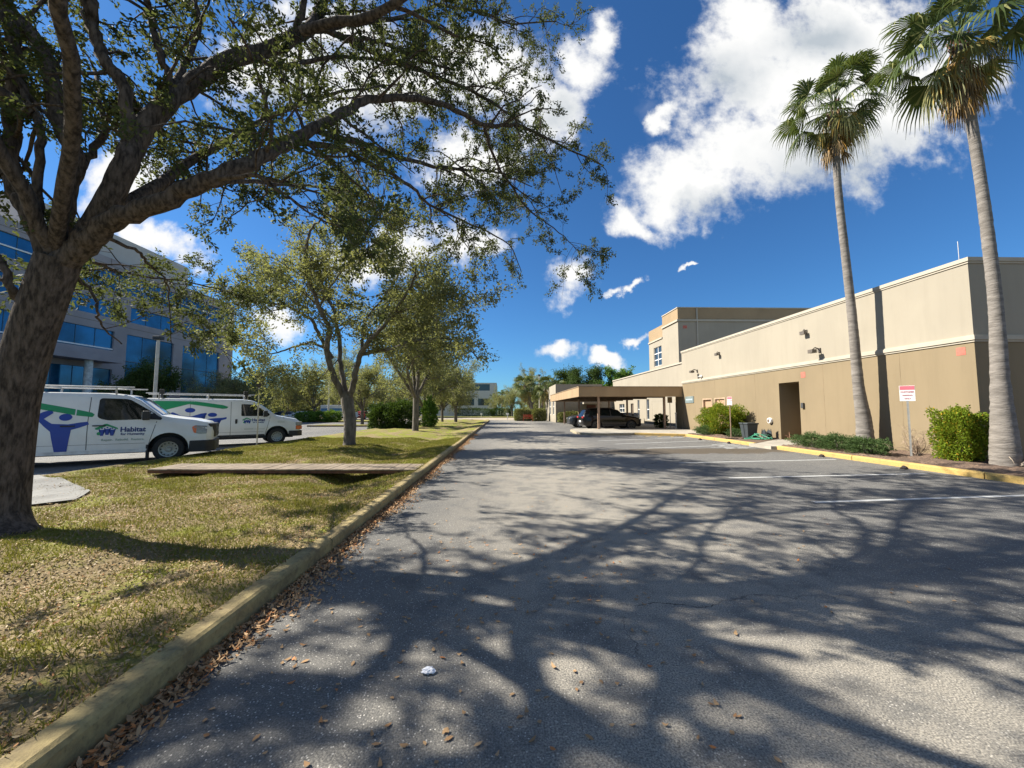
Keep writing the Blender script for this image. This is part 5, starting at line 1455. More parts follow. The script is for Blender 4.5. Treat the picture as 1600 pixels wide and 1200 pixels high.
add2([(513, 548), (490, 536), (475, 537), (450, 545), (424, 552), (400, 540), (370, 537)], .12, .02, 1.1, -.5)
add2([(520, 500), (490, 470), (460, 440), (430, 420), (400, 415)], .1, .02, 1.2, 1)
add2([(499, 480), (520, 440), (560, 400), (600, 370), (610, 350)], .1, .02, 1.3, -4.5)
add2([(530, 560), (500, 590), (470, 600), (440, 590)], .05, .015, 1.0, -2)
cfg2 = dict(s1=.38, l1=1.6, n2=7, l2=.75, na=9, t0=.3, up=.15, droop=.12, sides=8, r2=.008, thick=1.1)
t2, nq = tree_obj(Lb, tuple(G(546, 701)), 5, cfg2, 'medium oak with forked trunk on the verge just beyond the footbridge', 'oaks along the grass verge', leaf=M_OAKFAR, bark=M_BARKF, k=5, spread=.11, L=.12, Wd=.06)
print('tree2', nq)


def gen_limbs(h, spread, fork, rg, nl=7, w=.4, lean=0):
    """limbs of a free-standing oak with its foot at the origin"""
    Ls = []
    top = np.array([lean * fork, 0, fork])
    c = cat_rom([(0, 0, -.15), (lean * fork * .2, 0, .25), (lean * fork * .6, .05, fork * .6), top], 4)
    Ls.append((c, np.interp(np.linspace(0, 1, len(c)), [0, .15, 1], [w * .75, w * .52, w * .45]), 0))
    for i in range(nl):
        a = 2 * math.pi * (i + rg.uniform(-.25, .25)) / nl; e = rg.uniform(.45, 1.0) if i % 3 else 1.25
        rr_ = spread * rg.uniform(.75, 1.1) * (1 if i % 3 else .45); hh = fork + (h - fork) * (rg.uniform(.35, .7) if i % 3 else rg.uniform(.85, 1))
        p1 = top + np.array([math.cos(a) * rr_ * .3, math.sin(a) * rr_ * .3, (hh - fork) * .42]); p2 = top + np.array([math.cos(a + .2) * rr_ * .65, math.sin(a + .2) * rr_ * .65, (hh - fork) * .8])
        p3 = np.array([top[0] + math.cos(a + .1) * rr_, top[1] + math.sin(a + .1) * rr_, hh])
        c = cat_rom([top - np.array([0, 0, .3]), p1 + rg.normal(0, .15, 3), p2 + rg.normal(0, .2, 3), p3], 5)
        Ls.append((c, np.linspace(w * .28, .02, len(c)), 1))
        b = a + rg.uniform(.5, 1.0); q = p1 + np.array([math.cos(b) * rr_ * .5, math.sin(b) * rr_ * .5, (hh - fork) * .35])
        c = cat_rom([p1, (p1 + q) / 2 + rg.normal(0, .2, 3), q], 4); Ls.append((c, np.linspace(w * .14, .015, len(c)), 1.1))
    return Ls


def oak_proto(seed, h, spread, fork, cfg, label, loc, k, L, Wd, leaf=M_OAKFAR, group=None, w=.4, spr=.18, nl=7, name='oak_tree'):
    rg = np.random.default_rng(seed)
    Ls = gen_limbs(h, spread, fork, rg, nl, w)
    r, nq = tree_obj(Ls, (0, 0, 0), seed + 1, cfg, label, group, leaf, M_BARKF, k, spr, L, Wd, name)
    r.location = loc
    return r, nq


def dup(src, loc, rz=0, s=1.0, label=None, group=None, sz=None):
    r = src.copy(); COL.objects.link(r); r.location = loc; r.rotation_euler = (0, 0, rz); r.scale = (s, s, sz or s)
    if label: r['label'] = label
    if group: r['group'] = group
    for ch in list(src.children):
        c = ch.copy(); COL.objects.link(c); c.parent = r
        for g_ in ch.children:
            d = g_.copy(); COL.objects.link(d); d.parent = c
    return r


cf = dict(s1=.4, l1=1.9, n2=7, l2=.9, na=7, t0=.25, up=.25, droop=.1, sides=7, r2=.012, thick=1.3)
VG = 'oaks along the grass verge'
g = G(649, 677)
A_, nq = oak_proto(31, 11.0, 4.6, 2.6, cf, 'tall oak on the verge with its trunk beside the dark clipped bushes', (g.x, g.y, .1), 4, .15, .08, group=VG, w=.45); print('A', nq)
B_, nq = oak_proto(47, 7.2, 4.2, 2.0, dict(cf, s1=.55), 'round low oak near the far end of the verge closest to the drive', (*G(712, 661.5).xy, .1), 4, .17, .09, group=VG, w=.4); print('B', nq)
g = G(691, 661); dup(A_, (g.x, g.y, .1), 2.1, .72, 'oak at the far end of the verge, left one of the last pair', VG)
dup(B_, (-7.6, 37.5, .1), 2.4, .95, 'shorter oak on the verge between the tall oak and the last pair', VG)
# trees along the left lot and far background
LG = 'background oaks behind the left parking lot'
spots = [(566, 661, 44, .95, B_, 1.0, 'thin dark trunked oak directly behind the left end of the dark bushes'), (405, 650, 62, 1.15, B_, .3, 'background oak rising just right of the glass office block'),
         (450, 650, 70, 1.2, B_, 3.9, 'background oak above the white far car'), (490, 650, 66, 1.05, B_, 5.1, 'background oak between the far car and the lamp pole'),
         (530, 650, 74, 1.25, A_, 1.2, 'background oak behind the white box truck'), (350, 650, 58, .95, B_, 2.6, 'pale background oak against the corner of the glass office'),
         (600, 650, 78, 1.1, B_, 4.4, 'background oak above the dark clipped bushes'), (640, 650, 84, 1.1, A_, .5, 'background oak behind the tall verge oak'),
         (376, 650, 46, .75, B_, 5.5, 'small background oak past the roof rack of the farther van')]
for (px, py, Y_, s, src, rz, lab) in spots:
    q = P(px, py, Y_); dup(src, (q.x, Y_, 0), rz, s, lab, LG)
RG = 'trees beyond the far end of the drive'
for (px, Y_, s, src, rz, lab) in ((690, 96, 1.05, B_, 1.1, 'far tree left of the white office building'), (800, 92, 1.0, B_, .6, 'thin far oak right above the road end'), (828, 84, .98, A_, 2.2, 'tall airy far oak above the clipped hedges'),
                                 (858, 80, 1.15, B_, 3.3, 'far oak directly behind the cabbage palms'), (780, 100, .85, B_, 5.2, 'smallest far tree beside the date palms')):
    q = P(px, 650, Y_); dup(src, (q.x, Y_, 0), rz, s, lab, RG)
D_, nq = oak_proto(71, 9.0, 5.2, 2.2, dict(cf, s1=.42), 'dense dark tree behind the carport roof', (*P(915, 650, 72).xy, 0), 5, .24, .15, leaf=M_DARKLEAF, group=RG, w=.5, spr=.3, name='dense_tree')
dup(D_, (*P(885, 650, 78).xy, 0), 1.5, 1.0, 'dense dark tree farther left behind the carport', RG)
M_BRT = leafmat('bright_tree_leaves', (0.06, 0.14, 0.02), (0.16, 0.28, 0.05), (.2, .3, .04), .3)
E_, nq = oak_proto(83, 8.6, 4.0, 2.4, cf, 'bright green tree rising over the low roof of the building', (*P(968, 650, 70).xy, 0), 4, .3, .2, leaf=M_BRT, group=RG, w=.4, name='bright_tree')
F_, nq = oak_proto(93, 6.6, 3.2, 2.0, dict(cf, s1=.45), 'dark dense young tree in front of the glass office block', (*P(222, 650, 38).xy, 0), 5, .2, .12, leaf=M_DARKLEAF, w=.3, name='young_tree'); F_.scale = (.85, .85, .85)
# oak behind the viewer whose shade falls on the near drive
dup(A_, (-6.6, -5.5, .1), .8, .95, 'shade oak of the verge row standing behind the viewpoint', VG)
# distant tree line
for j, (x0, x1, yy_, hh) in enumerate(((-140, -22, 125, 9), (8, 90, 118, 8))):
    rgj = np.random.default_rng(100 + j); n = 42000
    cx = rgj.uniform(x0, x1, 90); ch = rgj.uniform(.6, 1.1, 90) * hh; cr = rgj.uniform(2.5, 4.5, 90); cy = rgj.uniform(yy_, yy_ + 14, 90)
    k = rgj.integers(0, 90, n); u = unit(rgj.normal(0, 1, (n, 3))) * rgj.uniform(.55, 1.05, n)[:, None]
    C = np.stack([cx[k] + u[:, 0] * cr[k], cy[k] + u[:, 1] * cr[k], ch[k] * .55 + u[:, 2] * ch[k] * .5], 1)
    V, Q = leaf_cards(C, u, rgj, .75, .5)
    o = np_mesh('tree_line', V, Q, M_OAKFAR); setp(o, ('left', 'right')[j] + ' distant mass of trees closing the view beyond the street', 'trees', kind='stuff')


# ------------------------------------------------------------------ shrubs and hedges
def shrub(name, loc, size, n, L, Wd, leaf, seed, label, group=None, box=.0, cat='shrub', zc=.5, stems=6, lump=.2):
    rg = np.random.default_rng(seed)
    r = empty(name, loc, 0, label, cat, group)
    u = unit(rg.normal(0, 1, (n, 3)))
    pw = 2 + box * 6
    k = 1 / (np.sum(np.abs(u) ** pw, 1) ** (1 / pw))
    rad = k * (1 - .55 * rg.beta(1, 2.5, n)) * (1 + lump * np.sin(u[:, 0] * 5 + seed) * np.sin(u[:, 1] * 5 + 1.3) + lump * .6 * np.sin(u[:, 2] * 9 + u[:, 0] * 7))
    rad = rad * (1 + rg.normal(0, .02, n)); C = u * rad[:, None] * np.array(size) / 2
    C[:, 2] += size[2] * .5
    C = C[C[:, 2] > .02]; u = unit(C - np.array([0, 0, size[2] * .45]))
    ns = int(14 + 10 * size[0]); base_i = rg.integers(0, len(C), ns * 3); base_i = base_i[np.argsort(-C[base_i, 2])][:ns]
    sh = []; sa = []
    for q in base_i:
        dr = unit(u[q] + np.array([0, 0, .9]) + rg.normal(0, .35, 3)); ln = rg.uniform(.06, .16) * size[2]
        for t_ in np.linspace(0, 1, 14): sh.append(C[q] + dr * ln * t_ + rg.normal(0, .012, 3)); sa.append(dr)
    C = np.concatenate([C, np.array(sh)]); u = np.concatenate([u, np.array(sa)])
    V, Q = leaf_cards(C, u + np.array([0, 0, .3]), rg, L, Wd)
    np_mesh('foliage', V, Q, leaf, r)
    b = Bark()
    for i in range(stems):
        a = 2 * math.pi * i / stems; f = rg.uniform(.3, .8)
        b.tube([(math.cos(a) * .06, math.sin(a) * .06, -.05), (math.cos(a) * size[0] * .15 * f, math.sin(a) * size[1] * .15 * f, size[2] * .35), (math.cos(a) * size[0] * .33 * f, math.sin(a) * size[1] * .33 * f, size[2] * .8)], [.025, .018, .008], 5)
    b.build('stems', M_BARKF, r)
    return r


shrub('round_bush', (13.15, 22.75, .14), (1.95, 2.4, 1.66), 26000, .08, .045, M_LIMELEAF, 3, 'rounded yellow green bush against the tan wall beside the peach doors', box=.25)
shrub('square_bush', (13.35, 10.95, .14), (.85, .85, 1.42), 20000, .06, .035, M_LIMELEAF, 7, 'boxy bright green bush between the sign post and the nearest palm', box=.7, stems=9)
for i, (x, y, sx, sy, sz, lab) in enumerate(((12.3, 22.9, 1.1, 1.6, .5, 'low grey green juniper at the foot of the yellow green bush'),
                                           (12.35, 15.0, 1.3, 1.5, .52, 'juniper mound nearest the doorway in the long low bed'), (12.35, 13.85, 1.3, 1.5, .55, 'middle juniper mound of the long low bed'), (12.3, 12.75, 1.2, 1.3, .48, 'juniper mound in front of the palm trunk'))):
    shrub('juniper', (x, y, .13), (sx, sy, sz), 7000, .07, .018, M_JUNI, 20 + i, lab, 'low junipers along the yellow kerb', lump=.3, stems=8)
shrub('juniper', (12.9, 21.0, .13), (1.0, 1.2, .42), 4500, .07, .018, M_JUNI, 29, 'small juniper behind the first sign post near the black bin', 'low junipers along the yellow kerb', lump=.3)
shrub('dark_bush', (-8.2, 32.0, .1), (2.2, 2.2, 2.1), 9000, .15, .09, M_DARKLEAF, 41, 'right half of the dark clipped bushes beside the tall oak', 'dark bushes on the verge', box=.4)
shrub('dark_bush', (-9.9, 32.4, .05), (2.2, 2.0, 1.9), 9000, .15, .09, M_DARKLEAF, 42, 'left half of the dark clipped bushes nearest the parking lot', 'dark bushes on the verge', box=.4)
shrub('leafy_shrub', (-6.6, 35.2, .1), (1.3, 1.3, 2.4), 2600, .2, .12, M_BRT, 43, 'loose pale leafy shrub right of the tall oak trunk', lump=.35)
for i, (px, Y_, s, lab) in enumerate(((478, 52, (2.6, 1.5, 1.2), 'low green hedge left of the lamp pole in the far lot'), (500, 53, (2.2, 1.5, 1.3), 'low green hedge in the middle of the far lot island'), (520, 52, (1.8, 1.4, 1.4), 'low green hedge just left of the forked oak trunk'))):
    q = P(px, 650, Y_); shrub('low_hedge', (q.x, Y_, .05), s, 3500, .16, .1, M_LIMELEAF if i == 5 else M_BRT, 50 + i, lab, 'low hedges in the far lot', box=.3)
for i, (px, Y_, s, lf, lab) in enumerate(((817, 58, (2.5, 1.6, 1.75), M_PALE, 'pale clipped hedge left of the red bench'), (842, 57, (2.0, 1.6, 1.75), M_PALE, 'pale clipped hedge right of the red bench'),
                                          (740, 95, (9, 2, 2.0), M_DARKLEAF, 'long dark hedge across the far street under the white office'), (784, 95, (5, 2, 2.0), M_DARKLEAF, 'dark hedge under the date palms across the far street'))):
    q = P(px, 650, Y_); shrub('clipped_hedge', (q.x, Y_, .0), s, 7000, .16, .1, lf, 60 + i, lab, 'clipped hedges at the far end', box=1.0, lump=.03)
shrub('clipped_hedge', (9.6, 49.0, .0), (5.0, 1.2, 1.35), 6000, .14, .09, M_PALE, 66, 'long clipped hedge under the far wall behind the carport', 'clipped hedges at the far end', box=1.0, lump=.03)
shrub('entrance_shrub', (14.6, 35.2, .0), (1.2, 1.2, 1.2), 2500, .12, .07, M_DARKLEAF, 67, 'dark shrub by the lower wall just right of the black car')
# dead shrub
rgd = np.random.default_rng(77); b = Bark()
for i in range(34):
    p0 = np.array([rgd.normal(0, .04), rgd.normal(0, .04), 0]); w_, d_ = walk(p0, np.array([rgd.normal(0, .28), rgd.normal(0, .28), 1.0]), rgd.uniform(.35, 1.05), 7, rgd, .25)
    b.tube(w_, np.linspace(.012, .003, len(w_)), 4)
    for k in range(8):
        q = w_[rgd.integers(2, 8)]; w2, _ = walk(q, rgd.normal(0, 1, 3), .16, 3, rgd, .5); b.tube(w2, np.linspace(.004, .002, len(w2)), 3)
r = empty('dead_shrub', (13.1, 11.95, .15), 0, 'leafless dry grey shrub standing left of the boxy bright bush', 'shrub')
b.build('twigs', mat('dry_twigs', (.38, .28, .2), .95, .2, 8), r)
b = Bark()
for i in range(9):
    w_, d_ = walk(np.array([rgd.normal(0, .05), rgd.normal(0, .05), 0]), np.array([rgd.normal(0, .6), rgd.normal(0, .6), .6]), rgd.uniform(.25, .4), 5, rgd, .4); b.tube(w_, np.linspace(.03, .008, len(w_)), 5)
r = empty('dead_stump', (13.2, 17.4, .3), 0, 'small dead brown clump between the doorway and the juniper mounds', 'plant'); b.build('twigs', mat('dead_brown', (.2, .1, .06), .95, .2, 8), r)

# ------------------------------------------------------------------ palms
M_PTRUNK = mat('palm_trunk', (.24, .215, .19), .95, .1, 5, 1.0, 14, col2=(.13, .115, .1), stretch=(.5, .5, 2.2))
M_FROND = leafmat('fan_fronds', (.03, .055, .015), (.12, .15, .05), (.12, .16, .03), .25, .55, third=((.3, .3, .12), .12))
M_FROND2 = leafmat('fading_fronds', (.16, .17, .06), (.34, .32, .15), (.3, .3, .08), .2, .5, third=((.42, .28, .08), .2))
M_DRY = leafmat('dead_fronds', (.14, .09, .045), (.36, .25, .13), (.2, .12, .04), .15, .7, third=((.5, .26, .05), .12))


def fan(V, Q, o, hub, d, up, lp, R, rg, droop, spread=2.2, nseg=26):
    """one fan frond: petiole of length lp, blade of radius R"""
    d = unit(np.array(d)); s = unit(np.cross(d, up)); nrm = np.cross(s, d)
    ro = rg.normal(0, .35); s, nrm = s * math.cos(ro) + nrm * math.sin(ro), nrm * math.cos(ro) - s * math.sin(ro)
    # petiole
    sag = np.array([0, 0, -.18 * lp * droop])
    P0 = hub; P1 = hub + d * lp * .5 - sag * 0.6; P2 = hub + d * lp + sag * .3
    for a, b_ in ((P0, P1), (P1, P2)):
        V += [a - s * .018, a + s * .018, b_ + s * .014, b_ - s * .014]; Q.append((o, o + 1, o + 2, o + 3)); o += 4
    d2 = unit(P2 - P1 + np.array([0, 0, -.15 * droop]))
    s = unit(np.cross(d2, nrm)); n2 = np.cross(s, d2)
    for i in range(nseg):
        a = (i / (nseg - 1) - .5) * spread * 1.45
        dr = d2 * math.cos(a) + s * math.sin(a); side = -d2 * math.sin(a) + s * math.cos(a)
        rr_ = R * (1 - .18 * abs(a) / spread) * rg.uniform(.88, 1.08)
        w1 = rr_ * .55 * spread * 1.45 / nseg * .62
        fold = n2 * (.012 if i % 2 else -.012) - n2 * .12 * (abs(a) / spread) ** 2 * R
        p1 = P2 + dr * rr_ * .55 + fold
        tip = P2 + dr * rr_ * .86 + fold + np.array([0, 0, -rr_ * rg.uniform(.10, .22) * (1 + droop)])
        end = tip + dr * rr_ * .1 + np.array([0, 0, -rr_ * rg.uniform(.15, .4) * (.5 + droop)])
        V += [P2 + side * .004, P2 - side * .004, p1 - side * w1, p1 + side * w1]; Q.append((o, o + 1, o + 2, o + 3)); o += 4
        V += [p1 + side * w1, p1 - side * w1, tip - side * w1 * .35, tip + side * w1 * .35]; Q.append((o, o + 1, o + 2, o + 3)); o += 4
        V += [tip + side * w1 * .35, tip - side * w1 * .35, end - side * .003, end + side * .003]; Q.append((o, o + 1, o + 2, o + 3)); o += 4
    return o


def fan_palm(path, widths, seed, label, group, scale=1.0, nf=40, name='fan_palm', R=.88, lp=1.1, skirt=16):
    rg = np.random.default_rng(seed)
    base = np.array(path[0]); c = cat_rom([np.array(p) - base for p in path], 8)
    rad = np.interp(np.linspace(0, 1, len(c)), np.linspace(0, 1, len(widths)), widths) / 2
    r = empty(name, tuple(base), 0, label, 'palm', group)
    # finer rings so that leaf scars show
    n = 130; t = np.linspace(0, 1, n); cc_ = np.stack([np.interp(t, np.linspace(0, 1, len(c)), c[:, k]) for k in range(3)], 1)
    rr_ = np.interp(t, np.linspace(0, 1, len(c)), rad) * (1 + rg.normal(0, .02, n))
    b = Bark(); b.tube(cc_, rr_, 16); b.build('trunk', M_PTRUNK, r)
    top = c[-1]
    def group_(name_, m, specs):
        V = []; Q = []; o = 0
        for (az, el, k, dr) in specs:
            d = np.array([math.cos(az) * math.cos(el), math.sin(az) * math.cos(el), math.sin(el)])
            o = fan(V, Q, o, top + np.array([0, 0, rg.uniform(-.25, .12)]) + d * .05, d, np.array([0, 0, 1.0]) if abs(el) < 1.3 else np.array([1.0, 0, 0]), lp * k * scale, R * k * scale, rg, dr)
        np_mesh(name_, np.array(V), np.array(Q), m, r)
    ga = 2.39996
    el = lambda u: 1.35 - 1.95 * u ** 1.05
    group_('crown', M_FROND, [(i * ga + rg.normal(0, .1), el(i / nf), rg.uniform(.8, 1.15) * (.72 + .3 * min(1, i / 10)), .15 + .55 * i / nf) for i in range(nf)])
    group_('fading_fronds', M_FROND2, [(i * ga * 1.7 + 1, rg.uniform(-1.3, -.75), rg.uniform(.7, .95), 1.5) for i in range(10)])
    # hanging thatch
    V = []; Q = []; o = 0
    for i in range(skirt):
        az = i * ga + .4; el_ = rg.uniform(-1.42, -1.1)
        d = np.array([math.cos(az) * math.cos(el_), math.sin(az) * math.cos(el_), math.sin(el_)])
        h0 = top + np.array([math.cos(az) * .1, math.sin(az) * .1, -rg.uniform(.2, 1.5) * scale])
        o = fan(V, Q, o, h0, d, np.array([math.sin(az), -math.cos(az), .1]) * 0 + np.array([-math.cos(az), -math.sin(az), .3]), .55 * scale, .6 * scale, rg, .6, spread=.75, nseg=12)
    np_mesh('dead_fronds', np.array(V), np.array(Q), M_DRY, r)
    b = Bark()
    for i in range(26):
        az = rg.uniform(0, 6.28); z = -rg.uniform(0, 1.0) * scale
        b.tube([top + np.array([0, 0, z]), top + np.array([math.cos(az) * .16, math.sin(az) * .16, z + .12]), top + np.array([math.cos(az) * .24, math.sin(az) * .24, z + .3])], [.04, .03, .012], 5)
    b.build('leaf_bases', mat('leaf_bases', (.17, .09, .055), .9, .2, 8), r)
    return r


PG = 'tall fan palms in front of the tan wall'
b1 = P(1351, 684, 14.15)
fan_palm([(b1.x, 14.15, .05), tuple(P(1350, 660, 14.15)), tuple(P(1341, 600, 14.15)), tuple(P(1332, 500, 14.15)), tuple(P(1321, 400, 14.15)), tuple(P(1310, 300, 14.15)), tuple(P(1305, 215, 14.15)), tuple(P(1303, 165, 14.15))],
         [.60, .49, .35, .29, .27, .25, .23, .21], 5, 'farther fan palm with a full crown standing over the juniper mounds', PG, .98, 36)
b2 = P(1570, 712, 10.1)
fan_palm([(b2.x, 10.1, .05), tuple(P(1569, 680, 10.1)), tuple(P(1563, 600, 10.1)), tuple(P(1556, 480, 10.1)), tuple(P(1545, 380, 10.1)), tuple(P(1532, 280, 10.1)), tuple(P(1513, 160, 10.1)), tuple(P(1497, 55, 10.1))],
         [.60, .52, .37, .28, .26, .24, .23, .22], 8, 'nearest fan palm with grey trunk and ragged brown skirt at the building corner', PG, .95, 34, skirt=34)
# exposed roots / debris at the foot of the nearest palm
b = Bark(); rgr = np.random.default_rng(12)
for i in range(60):
    p0 = np.array([rgr.normal(.1, .32), rgr.normal(-.25, .3), rgr.uniform(0, .22)]); w_, _ = walk(p0, np.array([rgr.normal(.2, .8), rgr.normal(-.4, .8), .25]), rgr.uniform(.3, .8), 6, rgr, .35, 0, .5)
    b.tube(w_, np.linspace(rgr.uniform(.008, .03), .004, len(w_)), 5)
r = empty('fallen_frond_pile', (b2.x + .15, 9.6, .15), 0, 'heap of dry fallen frond stalks at the foot of the nearest palm', 'debris'); b.build('stalks', mat('dry_stalks', (.36, .29, .22), .95, .3, 9), r)
# cabbage palms far off
SG_ = 'cabbage palms at the far end of the drive'
q = P(833, 650, 62); s1 = fan_palm([(q.x, 62, 0), (q.x - .2, 62, 2.2), (q.x - 1.4, 62, 5.6)], [.5, .42, .36], 33, 'leaning cabbage palm left one of the far group', SG_, 1.25, 30, name='cabbage_palm', skirt=6)
q = P(846, 650, 60); dup(s1, (q.x, 60, 0), 2.0, .95, 'straight cabbage palm in the middle of the far group', SG_)
q = P(853, 650, 63); dup(s1, (q.x + .8, 63, 0), 3.4, .9, 'cabbage palm of the far group nearest the building', SG_)
# feather palms beyond the street
def date_palm(loc, h, seed, label):
    rg = np.random.default_rng(seed); r = empty('date_palm', loc, 0, label, 'palm', 'date palms across the far street')
    b = Bark(); b.tube([(0, 0, 0), (.1, 0, h * .5), (0, 0, h)], [.28, .2, .2], 9); b.build('trunk', M_PTRUNK, r)
    V = []; Q = []; o = 0
    for i in range(26):
        az = i * 2.4; el_ = rg.uniform(-.2, 1.2); L = rg.uniform(2.2, 3.0)
        d = np.array([math.cos(az) * math.cos(el_), math.sin(az) * math.cos(el_), math.sin(el_)]); sd_ = np.array([-math.sin(az), math.cos(az), 0])
        for k in range(14):
            t = (k + 1) / 14; p = np.array([0, 0, h]) + d * L * t + np.array([0, 0, -1.3 * t * t])
            for sg in (-1, 1):
                e = p + sd_ * sg * .45 * (1 - .5 * t) + d * .25 + np.array([0, 0, -.25])
                V += [p, p + d * .06, e + d * .02, e]; Q.append((o, o + 1, o + 2, o + 3)); o += 4
    np_mesh('crown', np.array(V), np.array(Q), M_FROND, r)
for i, (px, Y_, h) in enumerate(((784, 98, 5.8), (800, 96, 5.0), (772, 102, 4.6))):
    q = P(px, 650, Y_); date_palm((q.x, Y_, 0), h, 200 + i, ('tallest date palm across the street at the end of the drive', 'right hand date palm across the far street', 'short date palm nearest the white office')[i])
# ------------------------------------------------------------------ street furniture
M_POLE = mat('galvanised_pole', (.42, .41, .38), .5, .1, 6, metal=.4)
M_RUST = mat('rusty_post', (.2, .13, .09), .8, .2, 10)
def sign_post(loc, h, rz, label, faces, pm, w=.32, hh=.46, name='parking_sign'):
    r = empty(name, loc, rz, label, 'sign', 'sign posts around the lot')
    MB().box(-.022, .022, -.012, .012, -.1, h).box(-.03, -.022, -.014, -.004, -.1, h).build('post', pm, r)
    p_ = MB().box(-w / 2, w / 2, -.02, -.0125, h - hh - .02, h + .02).build('panel', faces[0], r, bevel=.002)
    if len(faces) > 1:
        MB().box(-w / 2 + .01, w / 2 - .01, -.0235, -.0202, h - .11, h + .01).build('header', faces[1], p_)
        for k, (s, sz) in enumerate((('CUSTOMER', .062), ('PARKING', .055), ('ONLY', .055))):
            vs, fs = text_mesh(s, sz, .002, .95)
            mb = MB().add([(x, -.0245, y + h - .2 - k * .105) for x, y in vs], fs); mb.build('lettering', faces[2], p_)
    return r
M_SRED = mat('sign_red', (.7, .16, .2), .5, .05)
M_SLET = mat('sign_lettering', (.5, .17, .2), .5, .05)
g = P(1424, 708, 11.9)
sign_post((g.x, 11.9, .14), 2.22, math.radians(-44), 'red and white sign on a thin grey post left of the boxy bush', (M_WHITE, M_SRED, M_SLET), M_POLE, .35, .45)
g = P(1153, 680, 19.6)
sign_post((g.x, 19.6 + .6, .14), 2.15, math.radians(-62), 'turned red and white sign on a rusty post before the round bush', (M_WHITE, M_SRED, M_SLET), M_RUST, .26, .4)
g = G(401, 701)
sign_post((g.x, g.y, .1), 2.95, math.radians(65), 'tall pale sign post at the lot edge with its dark sign turned edge on', (mat('sign_back', (.03, .03, .03), .5),), M_POLE, .3, .48)
for (x, y, lab) in ((13.9, 31.4, 'white notice board on a post in the dark entrance'),):
    sign_post((13.9, 31.6, .13), 2.55, 0, 'small tan notice hanging by the entrance under the canopy', (M_GOLD,), M_POLE, .4, .45, 'notice')
bl = empty('bollard', (14.05 - .3, 30.2, .13), 0, 'slim grey bollard at the dark entrance', 'bollard'); MB().lathe([(.05, 0), (.05, 1.25), (.03, 1.3)], (0, 0, 0), 'z', 12).box(-.08, .08, -.02, .02, 1.2, 1.27).build('post', M_POLE, bl, smooth=40)
# bin
b = empty('trash_bin', (13.0, 20.05, .14), math.radians(4), 'black square plastic bin against the tan wall behind the sign post', 'bin')
mb = MB(); v = []
for z, s in ((0, .23), (.72, .30)): v += [(-s, -s, z), (s, -s, z), (s, s, z), (-s, s, z)]
mb.add(v, [(0, 3, 2, 1), (4, 5, 6, 7), (0, 1, 5, 4), (1, 2, 6, 5), (2, 3, 7, 6), (3, 0, 4, 7)])
M_BIN = mat('bin_plastic', (.045, .055, .06), .5, .1, 3)
mb.build('bin_body', M_BIN, b, bevel=.02); MB().box(-.33, .33, -.33, .33, .72, .8).build('rim', M_BIN, b, bevel=.02)
b = empty('hose_reel', (13.45, 19.35, .14), 0, 'dark hose reel standing between the bin and the wall', 'hose reel')
MB().lathe([(.2, -.14), (.2, -.12), (.08, -.11), (.08, .11), (.2, .12), (.2, .14)], (0, 0, .26), 'x', 18).build('drum', M_BIN, b, smooth=40)
MB().tube([(-.16, -.2, 0), (-.16, -.1, .5), (-.16, .1, .5), (-.16, .2, 0)], .014, 6).tube([(.16, -.2, 0), (.16, -.1, .5), (.16, .1, .5), (.16, .2, 0)], .014, 6).build('frame', M_BIN, b)
rr = random.Random(6); pts = []
for k in range(110):
    t = k / 109; a = k * .42
    pts.append((12.75 + .5 * math.cos(a) * (.5 + .5 * math.sin(k * .07)) + .25 * math.sin(k * .05), 18.9 + t * .2 + .5 * math.sin(a) * (.6 + .3 * math.cos(k * .11)), .16 + .03 * abs(math.sin(k * .9)) + (.25 * max(0, math.sin(k * .16)) ** 4)))
o = MB().tube(pts, .014, 7).build('garden_hose', mat('green_hose', (.06, .34, .2), .5, .05), None, smooth=60); setp(o, 'tangled green garden hose lying on the walk beside the black bin', 'hose')
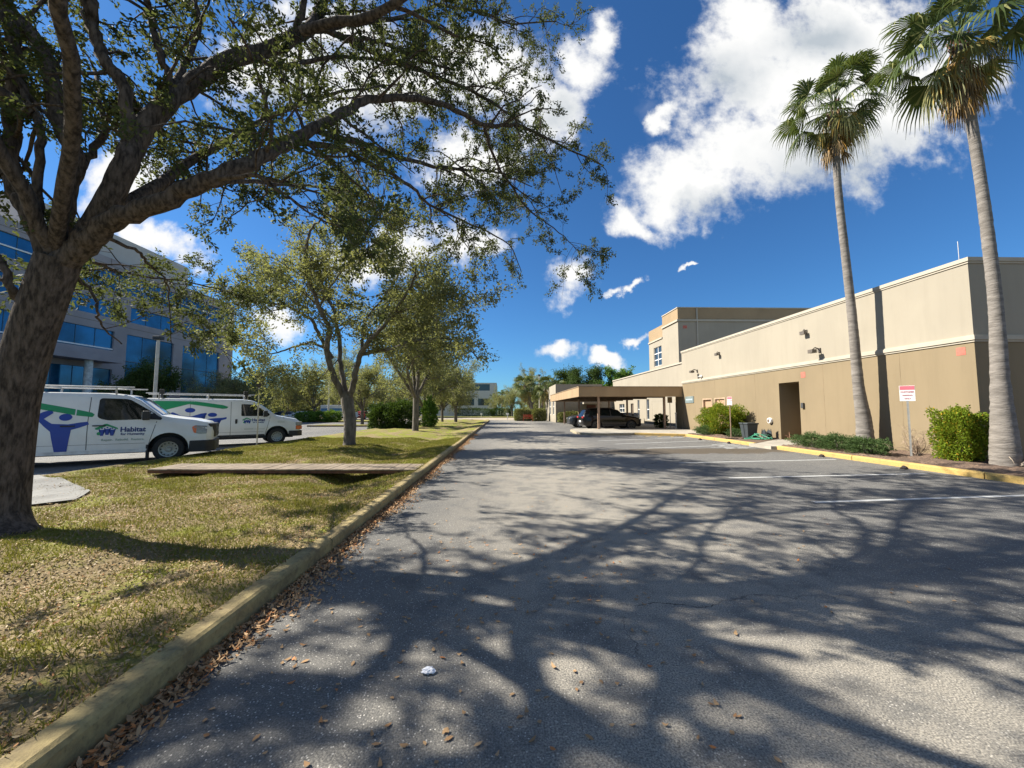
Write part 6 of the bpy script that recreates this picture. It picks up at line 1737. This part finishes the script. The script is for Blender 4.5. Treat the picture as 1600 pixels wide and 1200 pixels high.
# lamp poles in the left lot
def lamp_pole(px, Y_, ytop, label, head=True):
    q = P(px, 650, Y_); h = P(px, ytop, Y_).z
    r = empty('lamp_pole', (q.x, Y_, 0), 0, label, 'lamp pole', 'lamp poles in the left lot')
    MB().lathe([(.13, 0), (.12, .3), (.11, h - .5), (.1, h - .3)], (0, 0, 0), 'z', 12).build('pole', mat('concrete_pole', (.5, .48, .42), .8, .08, 3), r, smooth=40)
    MB().lathe([(.2, 0), (.2, .45), (.17, .5)], (0, 0, 0), 'z', 14).build('footing', M_GCONC, r, smooth=40)
    MB().box(-.28, .28, -.22, .22, h - .28, h - .02).box(-.04, .04, -.04, .04, h - .5, h - .28).build('lamp_head', mat('lamp_black', (.03, .03, .03), .5), r, bevel=.03)
lamp_pole(240, 30, 525, 'concrete lamp pole with dark square head in front of the glass office')
lamp_pole(513, 56, 592, 'thin far lamp pole rising by the white box truck')
lamp_pole(843, 78, 585, 'far thin pole among the cabbage palms')
# red bench
r = empty('red_bench', (*P(825, 650, 56).xy, .0), 0, 'small red bench between the two pale clipped hedges', 'bench')
M_RB = mat('red_paint', (.42, .06, .03), .5)
MB().box(-.7, .7, -.25, .25, .42, .48).build('seat', M_RB, r)
mb = MB().box(-.7, .7, .2, .25, .62, .7).box(-.7, .7, .2, .25, .85, .95)
for k in range(7): mb.box(-.62 + k * .2, -.57 + k * .2, .21, .24, .7, .85)
mb.build('backrest', M_RB, r)
for sg in (-1, 1):
    MB().box(sg * .68 - .03, sg * .68 + .03, -.25, -.19, 0, .62).box(sg * .68 - .03, sg * .68 + .03, .19, .25, 0, .42).build('leg', M_RB, r)
# small white sign by the road end and hydrant-like posts
for (px, Y_, h, lab) in ((793, 62.5, 1.1, 'small pale post at the road end left of the hedges'), (752, 84, .9, 'short pale post across the street before the long hedge')):
    q = P(px, 650, Y_); o = MB().box(-.06, .06, -.06, .06, 0, h).box(-.2, .2, -.03, .03, h - .35, h).build('marker_post', M_WHITE, None, bevel=.01); o.location = (q.x, Y_, .05); setp(o, lab, 'post')
